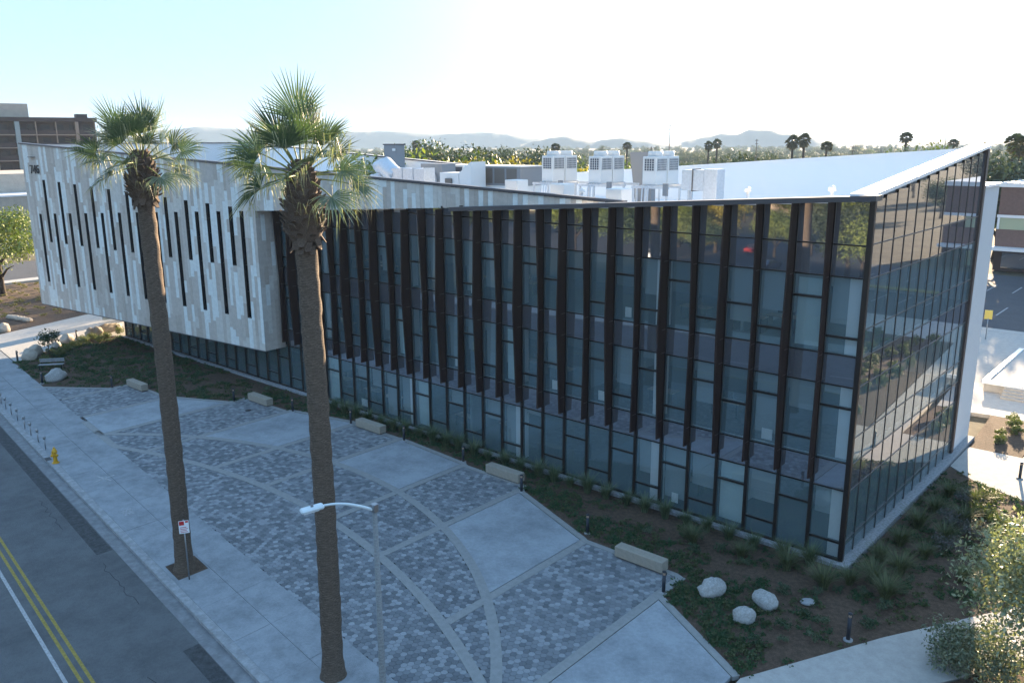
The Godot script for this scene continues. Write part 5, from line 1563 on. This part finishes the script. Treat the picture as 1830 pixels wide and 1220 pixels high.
# ---------------------------------------------------------------- background
func house(at: Vector3, turn: float, w: float, d: float, h: float, wall: Material, label: String, group: String) -> void:
	var t := thing("low_house", label, "house", at, turn, group)
	part("wall", boxmesh(Vector3(-w, 0, -d), Vector3(w, h, d)), wall, t)
	var st := ST()
	var e := 0.6
	var rh := h + d * 0.45
	quad(st, Vector3(-w - e, h, d + e), Vector3(-w - e, rh, 0), Vector3(w + e, rh, 0), Vector3(w + e, h, d + e))
	quad(st, Vector3(w + e, h, -d - e), Vector3(w + e, rh, 0), Vector3(-w - e, rh, 0), Vector3(-w - e, h, -d - e))
	tri(st, Vector3(w, h, d), Vector3(w, rh, 0), Vector3(w, h, -d)); tri(st, Vector3(-w, h, -d), Vector3(-w, rh, 0), Vector3(-w, h, d))
	part("roof", done(st), M.roofing, t)
	for s in [-0.55, 0.0, 0.55]:
		part("window", boxmesh(Vector3(w * s - 0.7, 0.9, d), Vector3(w * s + 0.7, 2.1, d + 0.05)), M.spandrel, t)
func far_palm(h: float, seed_: int, skirt: bool) -> Node3D:
	var t := thing("distant_palm", "distant fan palm standing above the roofs", "palm tree", Vector3.ZERO, 0.0, "distant fan palms")
	part("trunk", smooth_tube([Vector3.ZERO, Vector3(0.1, h * 0.5, 0), Vector3(0, h, 0)], [0.35, 0.28, 0.22], 8), M.bark, t)
	var r := RandomNumberGenerator.new(); r.seed = seed_
	var st := ST()
	for k in 34:
		var el := deg_to_rad(lerpf(85, -35 if not skirt else -80, k / 33.0))
		var az := k * 2.4
		var d := Vector3(cos(az) * cos(el), sin(el), sin(az) * cos(el))
		var side := d.cross(Vector3.UP).normalized()
		var L := r.randf_range(1.15, 1.55)
		st.set_color(Color(0.05, 0.07, 0.025).lerp(Color(0.16, 0.12, 0.06), clampf(k / 40.0, 0, 1)))
		for j in 9:
			var f := j / 4.0 - 1.0
			var base := d * L * 0.35
			var dd := (d + side * f * 0.9 + Vector3(0, -0.25 * absf(f), 0)).normalized()
			tri(st, base, base + dd * L * 0.4 + side * 0.16, base + dd * L * 0.75 + Vector3(0, -0.3, 0))
			tri(st, base, base + dd * L * 0.75 + Vector3(0, -0.3, 0), base + dd * L * 0.4 - side * 0.16)
	part("crown", done(st), M.far_leaf, t, Transform3D(Basis.IDENTITY, Vector3(0, h, 0)))
	return t
func utility_pole(at: Vector3, h: float, turn: float, label: String) -> void:
	var t := thing("utility_pole", label, "utility pole", at, turn, "utility poles in the distance")
	part("pole", smooth_tube([Vector3.ZERO, Vector3(0, h, 0)], [0.18, 0.12], 8), M.timber, t)
	for y in [h - 0.5, h - 1.6]:
		part("crossarm", boxmesh(Vector3(-1.3, y, -0.07), Vector3(1.3, y + 0.14, 0.07)), M.timber, t)
func build_background() -> void:
	# tree kinds, built once
	var kinds := []
	var specs := [
		["round_tree", "rounded mid-green tree", 5500, Vector3(4.0, 3.2, 4.0), 0.17, Color(0.055, 0.085, 0.03), Color(0.13, 0.165, 0.05), 1.8],
		["yellow_tree", "yellow-leaved autumn tree", 9000, Vector3(4.4, 3.2, 4.4), 0.13, Color(0.22, 0.19, 0.035), Color(0.42, 0.33, 0.07), 1.6],
		["dark_tree", "dark grey-green spreading tree", 5500, Vector3(4.6, 3.4, 4.6), 0.19, Color(0.03, 0.045, 0.025), Color(0.075, 0.09, 0.05), 1.8],
		["bright_tree", "bright green sunlit tree", 10000, Vector3(4.2, 3.6, 4.2), 0.13, Color(0.1, 0.14, 0.03), Color(0.24, 0.27, 0.06), 1.6],
		["tall_conifer", "tall narrow dark conifer", 4500, Vector3(2.0, 7.0, 2.0), 0.17, Color(0.025, 0.04, 0.025), Color(0.06, 0.075, 0.045), 1.5],
		["airy_tree", "airy grey-green eucalyptus", 4000, Vector3(3.4, 4.6, 3.4), 0.17, Color(0.06, 0.075, 0.045), Color(0.14, 0.15, 0.09), 3.0],
	]
	for k in specs.size():
		var s: Array = specs[k]
		kinds.append([s, leaf_cloud(s[2], s[3], s[4], s[5], s[6], 300 + k, 22 if k != 4 else 30, 0.15), limbs(s[7] + s[3].y * 1.6, 0.28, s[7], s[3].x * 0.6, 320 + k, 6)])
	var protos := {}
	var put := func(kind: int, at: Vector3, size: float, label: String, group: String) -> void:
		var s: Array = kinds[kind][0]
		var t := thing(s[0], label, "tree", at, rng.randf() * TAU, group)
		t.scale = Vector3(size * rng.randf_range(0.9, 1.15), size * rng.randf_range(0.9, 1.1), size)
		part("trunk", kinds[kind][2], M.bark, t)
		part("crown", kinds[kind][1], M.far_leaf, t, Transform3D(Basis.IDENTITY, Vector3(0, s[7] * 0.75, 0)))
	# trees that can be told apart above the roof line
	var named := [   # kind, column and top row in the photograph, distance, words
		[1, 915, 276, 105.0, "yellow tree left of the first twin unit"], [1, 893, 284, 98.0, "smaller yellow tree behind the package unit"], [1, 948, 292, 92.0, "yellow-green tree with the utility pole before it"],
		[0, 856, 277, 110.0, "clipped round green tree behind the package unit"], [3, 1103, 256, 88.0, "large bright tree behind the middle twin unit"], [3, 1066, 258, 100.0, "bright tree between two twin units"],
		[3, 688, 246, 84.0, "tall bright tree behind the stair tower"], [3, 722, 262, 105.0, "bright green tree right of the stair tower"], [1, 768, 268, 150.0, "yellow-green tree behind the silver duct"],
		[2, 785, 254, 170.0, "dark spreading tree behind the rear parapet"], [4, 817, 246, 190.0, "tallest dark conifer in the tree line"], [4, 808, 253, 200.0, "second dark conifer beside the tallest"],
		[3, 1250, 275, 78.0, "bright shrub-like tree right of the third twin unit"], [2, 835, 262, 170.0, "dark tree below the conifers"], [2, 968, 256, 190.0, "dark tree left of the first twin unit top"], [0, 1012, 259, 170.0, "green tree above the first twin unit"],
		[2, 1310, 270, 170.0, "dark tree beyond the rising parapet"], [2, 1400, 270, 190.0, "dark tree below the two skirted palms"], [0, 745, 258, 210.0, "green tree below the bare-trunked palm"], [2, 890, 258, 220.0, "dark tree above the yellow tree"],
		[3, -28, 338, 120.0, "sunlit bright tree in front of the tan store"], [2, 1800, 262, 150.0, "hazy dark tree above the brick building"], [0, 1640, 262, 170.0, "hazy green tree behind the roof corner"],
	]
	for q in named:
		var a := D(q[1], 300, q[3]); a.y = -0.4
		var full: float = specs[q[0]][7] * 0.75 + specs[q[0]][3].y * 2.0
		put.call(q[0], a, (D(q[1], q[2], q[3]).y + 0.4) / full, q[4], "trees behind the building")
	# the tree line farther off
	var words := ["rounded mid-green tree in the far tree line", "yellow-leaved tree in the far tree line", "dark spreading tree in the far tree line", "bright green tree in the far tree line", "narrow conifer in the far tree line", "airy grey-green tree in the far tree line"]
	for k in 290:
		var dist := 170.0 * pow(8.0, rng.randf())
		var px := rng.randf_range(-80, 1930)
		var kind := [0, 2, 2, 5, 5, 2, 0, 4, 3, 2, 5][rng.randi() % 11] as int
		if rng.randf() < 0.04: kind = 1
		var a := D(px, 300, dist); a.y = -0.4
		if px < 260 and dist < 260: continue
		if px > 1650 and dist < 200: continue
		put.call(kind, a, rng.randf_range(0.8, 1.4) * (0.6 if kind == 4 else 1.0), words[kind], "trees of the far tree line")
	# the wood and garden trees farthest off, one mass
	for v in 3:
		var mm := MultiMesh.new(); mm.transform_format = MultiMesh.TRANSFORM_3D; mm.mesh = kinds[[0, 2, 5][v]][1]
		mm.instance_count = 900
		for k in 900:
			var dist := 380.0 * pow(6.0, rng.randf())
			var a := D(rng.randf_range(-150, 1980), 300, dist); a.y = -0.6
			var s := rng.randf_range(0.8, 1.5)
			mm.set_instance_transform(k, Transform3D(Basis(Vector3.UP, rng.randf() * TAU).scaled(Vector3(s * 1.3, s, s * 1.3)), a))
		var o := MultiMeshInstance3D.new()
		o.name = numbered("distant_woods"); o.multimesh = mm; o.material_override = M.far_leaf
		add_child(o)
		tag(o, ["mid-green tree mass of the town near the hills", "dark tree mass of the town near the hills", "grey-green tree mass of the town near the hills"][v], "trees")
		o.set_meta("kind", "stuff")
	# distant palms
	var fp := far_palm(13.0, 1, false)
	var sk := far_palm(13.0, 2, true)
	var spots := [[1414, 238, 240.0, 1], [1434, 235, 250.0, 1], [1615, 233, 280.0, 0], [1280, 246, 330.0, 1], [1265, 250, 320.0, 1], [745, 249, 330.0, 0], [1475, 250, 260.0, 0], [1822, 238, 170.0, 1], [1809, 235, 190.0, 1], [1700, 246, 330.0, 0], [993, 254, 300.0, 0], [1120, 252, 330.0, 0]]
	var first := [true, true]
	for q in spots:
		var a := D(q[0], 300, q[2]); a.y = -0.4
		var sz: float = (D(q[0], q[1], q[2]).y + 0.4) / 14.4
		var src: Node3D = sk if q[3] else fp
		var lab := "distant palm with a thick hanging skirt of leaves" if q[3] else "distant palm with a bare trunk above the roofs"
		if first[q[3]]:
			first[q[3]] = false
			src.position = a; src.scale = Vector3.ONE * sz; src.set_meta("label", lab)
		else:
			dup(src, a, rng.randf() * TAU, sz, lab)
	# utility poles
	for q in [[948, 125.0, 12.5, "utility pole in front of the yellow trees"], [1163, 240.0, 17.0, "tall utility pole above the grey screen"], [1195, 300.0, 24.0, "slim tall pole right of the third twin unit"], [1350, 300.0, 19.0, "dark pole against the foot of the hill"], [1685, 420.0, 33.0, "tall mast above the right roof corner"], [1522, 260.0, 17.0, "pole beyond the rising parapet"]]:
		var a := D(q[0], 300, q[1]); a.y = -0.4
		utility_pole(a, q[2], rng.randf() * TAU, q[3])
	# low houses among the trees
	var hw := ["low pale house among the trees", "low white house among the trees", "low brown house among the trees"]
	for k in 46:
		var dist := 150.0 * pow(4.5, rng.randf())
		var px := rng.randf_range(560, 1930)
		var a := D(px, 300, dist); a.y = -0.4
		if px > 1600 and dist < 190: continue
		var c := k % 3
		house(a, rng.randf_range(-0.3, 0.3) + 0.7, rng.randf_range(5, 10), rng.randf_range(4, 6), rng.randf_range(2.8, 3.6), M.house_walls[c], hw[c], "low houses among the trees")
	# brown apartment tower on the left
	var at := D(62, 300, 235.0); at.y = -0.4
	var fwd := Vector3(CAM.x - at.x, 0, CAM.z - at.z).normalized()
	var turn := atan2(fwd.x, fwd.z) + 0.12
	var t := thing("apartment_tower", "dark brown apartment tower with a pale frame grid across its balconies", "building", at, turn)
	var W := 16.0; var H := D(62, 214, 235.0).y; var fl := 8
	part("body", boxmesh(Vector3(-W, 0, -14), Vector3(W - 1.5, H, -1.2)), M.brown_wall, t)
	part("roof_edge", boxmesh(Vector3(-W - 0.3, H, -14.3), Vector3(W - 1.2, H + 1.0, 0.3)), M.brown_wall, t)
	for k in fl:
		part("balcony_slab", boxmesh(Vector3(-W, H - 3.0 * k - 3.2, -1.2), Vector3(W - 1.5, H - 3.0 * k - 2.95, 0.1)), M.brown_frame, t)
		part("balcony_rail", boxmesh(Vector3(-W + 0.1, H - 3.0 * k - 2.9, -0.1), Vector3(W - 1.6, H - 3.0 * k - 1.9, -0.03)), M.brown_wall, t)
		for j in 10:
			part("window", boxmesh(Vector3(-W + 0.6 + j * 3.0, H - 3.0 * k - 2.6, -1.19), Vector3(-W + 2.4 + j * 3.0, H - 3.0 * k - 0.7, -1.1)), M.window_dark, t)
	for j in 8:
		var x := -W + j * (2 * W - 1.9) / 7.0
		var wide := 1.0 if j == 3 else (0.75 if j == 6 else 0.22)
		part("pier", boxmesh(Vector3(x, 0, -1.2), Vector3(x + wide, H, 0.25)), M.inner_wall if j == 3 else M.brown_frame, t)
	part("lift_house", boxmesh(Vector3(-5.5, H + 1.0, -8), Vector3(0.5, H + 4.2, -3)), M.tan_wall, t)
	part("roof_box", boxmesh(Vector3(-14, H + 1.0, -7), Vector3(-11.5, H + 2.4, -4)), M.brown_wall, t)
	part("roof_box", boxmesh(Vector3(11, H + 1.0, -7), Vector3(13.5, H + 2.0, -4)), M.brown_wall, t)
	# trees across the street, seen in the glass
	for k in 84:
		var zz := rng.randf_range(76, 105) if k % 3 else rng.randf_range(105, 190)
		var a := Vector3(rng.randf_range(-205, 10), -0.35, zz)
		put.call([0, 3, 2, 3, 0, 1, 5][k % 7], a, rng.randf_range(0.8, 1.5), "tree standing across the street", "trees across the street")
	for k in 30:
		put.call([2, 0, 2, 5, 3][k % 5], Vector3(rng.randf_range(28, 120), -0.35, rng.randf_range(-300, -98)), rng.randf_range(1.1, 1.9), "tree standing beyond the parking lot past the brick building", "trees beyond the parking lot")
	for k in 8:
		house(Vector3(-140 + k * 27, -0.35, 150 + (k * 37 % 40)), rng.randf_range(-0.2, 0.2), 8, 5.5, 3.4, M.house_walls[k % 3], "low house across the street", "houses across the street")
	# hills
	ridge("hills", [[-150, 232], [60, 236], [180, 236], [300, 232], [360, 226], [400, 229], [470, 233], [560, 236], [640, 235], [700, 234], [780, 239], [870, 236], [905, 239], [960, 247], [1010, 252], [1060, 254]], 3300.0, 190.0, 31)
	ridge("near_hill", [[930, 258], [965, 250], [990, 245], [1012, 243], [1035, 248], [1060, 253], [1080, 249], [1110, 246], [1150, 251], [1190, 256], [1220, 257]], 2700.0, 130.0, 32)
	ridge("main_hill", [[1200, 259], [1235, 249], [1265, 243], [1295, 238], [1318, 239], [1342, 231], [1375, 232], [1405, 238], [1440, 243], [1480, 251], [1520, 254], [1600, 254], [1700, 251], [1800, 252], [1950, 252]], 2900.0, 170.0, 33)
func ridge(called: String, crest: Array, dist: float, depth: float, seed_: int) -> void:
	var n := FastNoiseLite.new(); n.seed = seed_; n.frequency = 0.006
	var st := ST(); st.set_smooth_group(0)
	var rows := []
	var px: float = crest[0][0]
	while px <= crest[-1][0]:
		var k := 0
		while k < crest.size() - 2 and px > crest[k + 1][0]: k += 1
		var py := lerpf(crest[k][1], crest[k + 1][1], smoothstep(0, 1, clampf((px - crest[k][0]) / (crest[k + 1][0] - crest[k][0]), 0, 1)))
		var c := D(px, py, dist)
		var out := Vector3(c.x - CAM.x, 0, c.z - CAM.z).normalized()
		var row := []
		for j in 13:
			var f := (j - 6) / 6.0
			var p := c + out * f * depth
			var h := maxf(c.y + 0.4, 0.0) * pow(cos(f * PI * 0.5), 1.3)
			h *= 1.0 - 0.15 * (1.0 - (1.0 if j == 6 else 0.0)) * absf(n.get_noise_2d(p.x, p.z)) * (1.0 - absf(f)) * 2.0
			p.y = -0.5 + h + 0.5 * n.get_noise_2d(p.x * 4, p.z * 4) * (1.0 - absf(f))
			row.append(p)
		rows.append(row)
		px += 6.0
	for i in rows.size() - 1:
		for j in 10:
			quad(st, rows[i][j], rows[i][j + 1], rows[i + 1][j + 1], rows[i + 1][j])
	setting(called, done(st), M.hill)
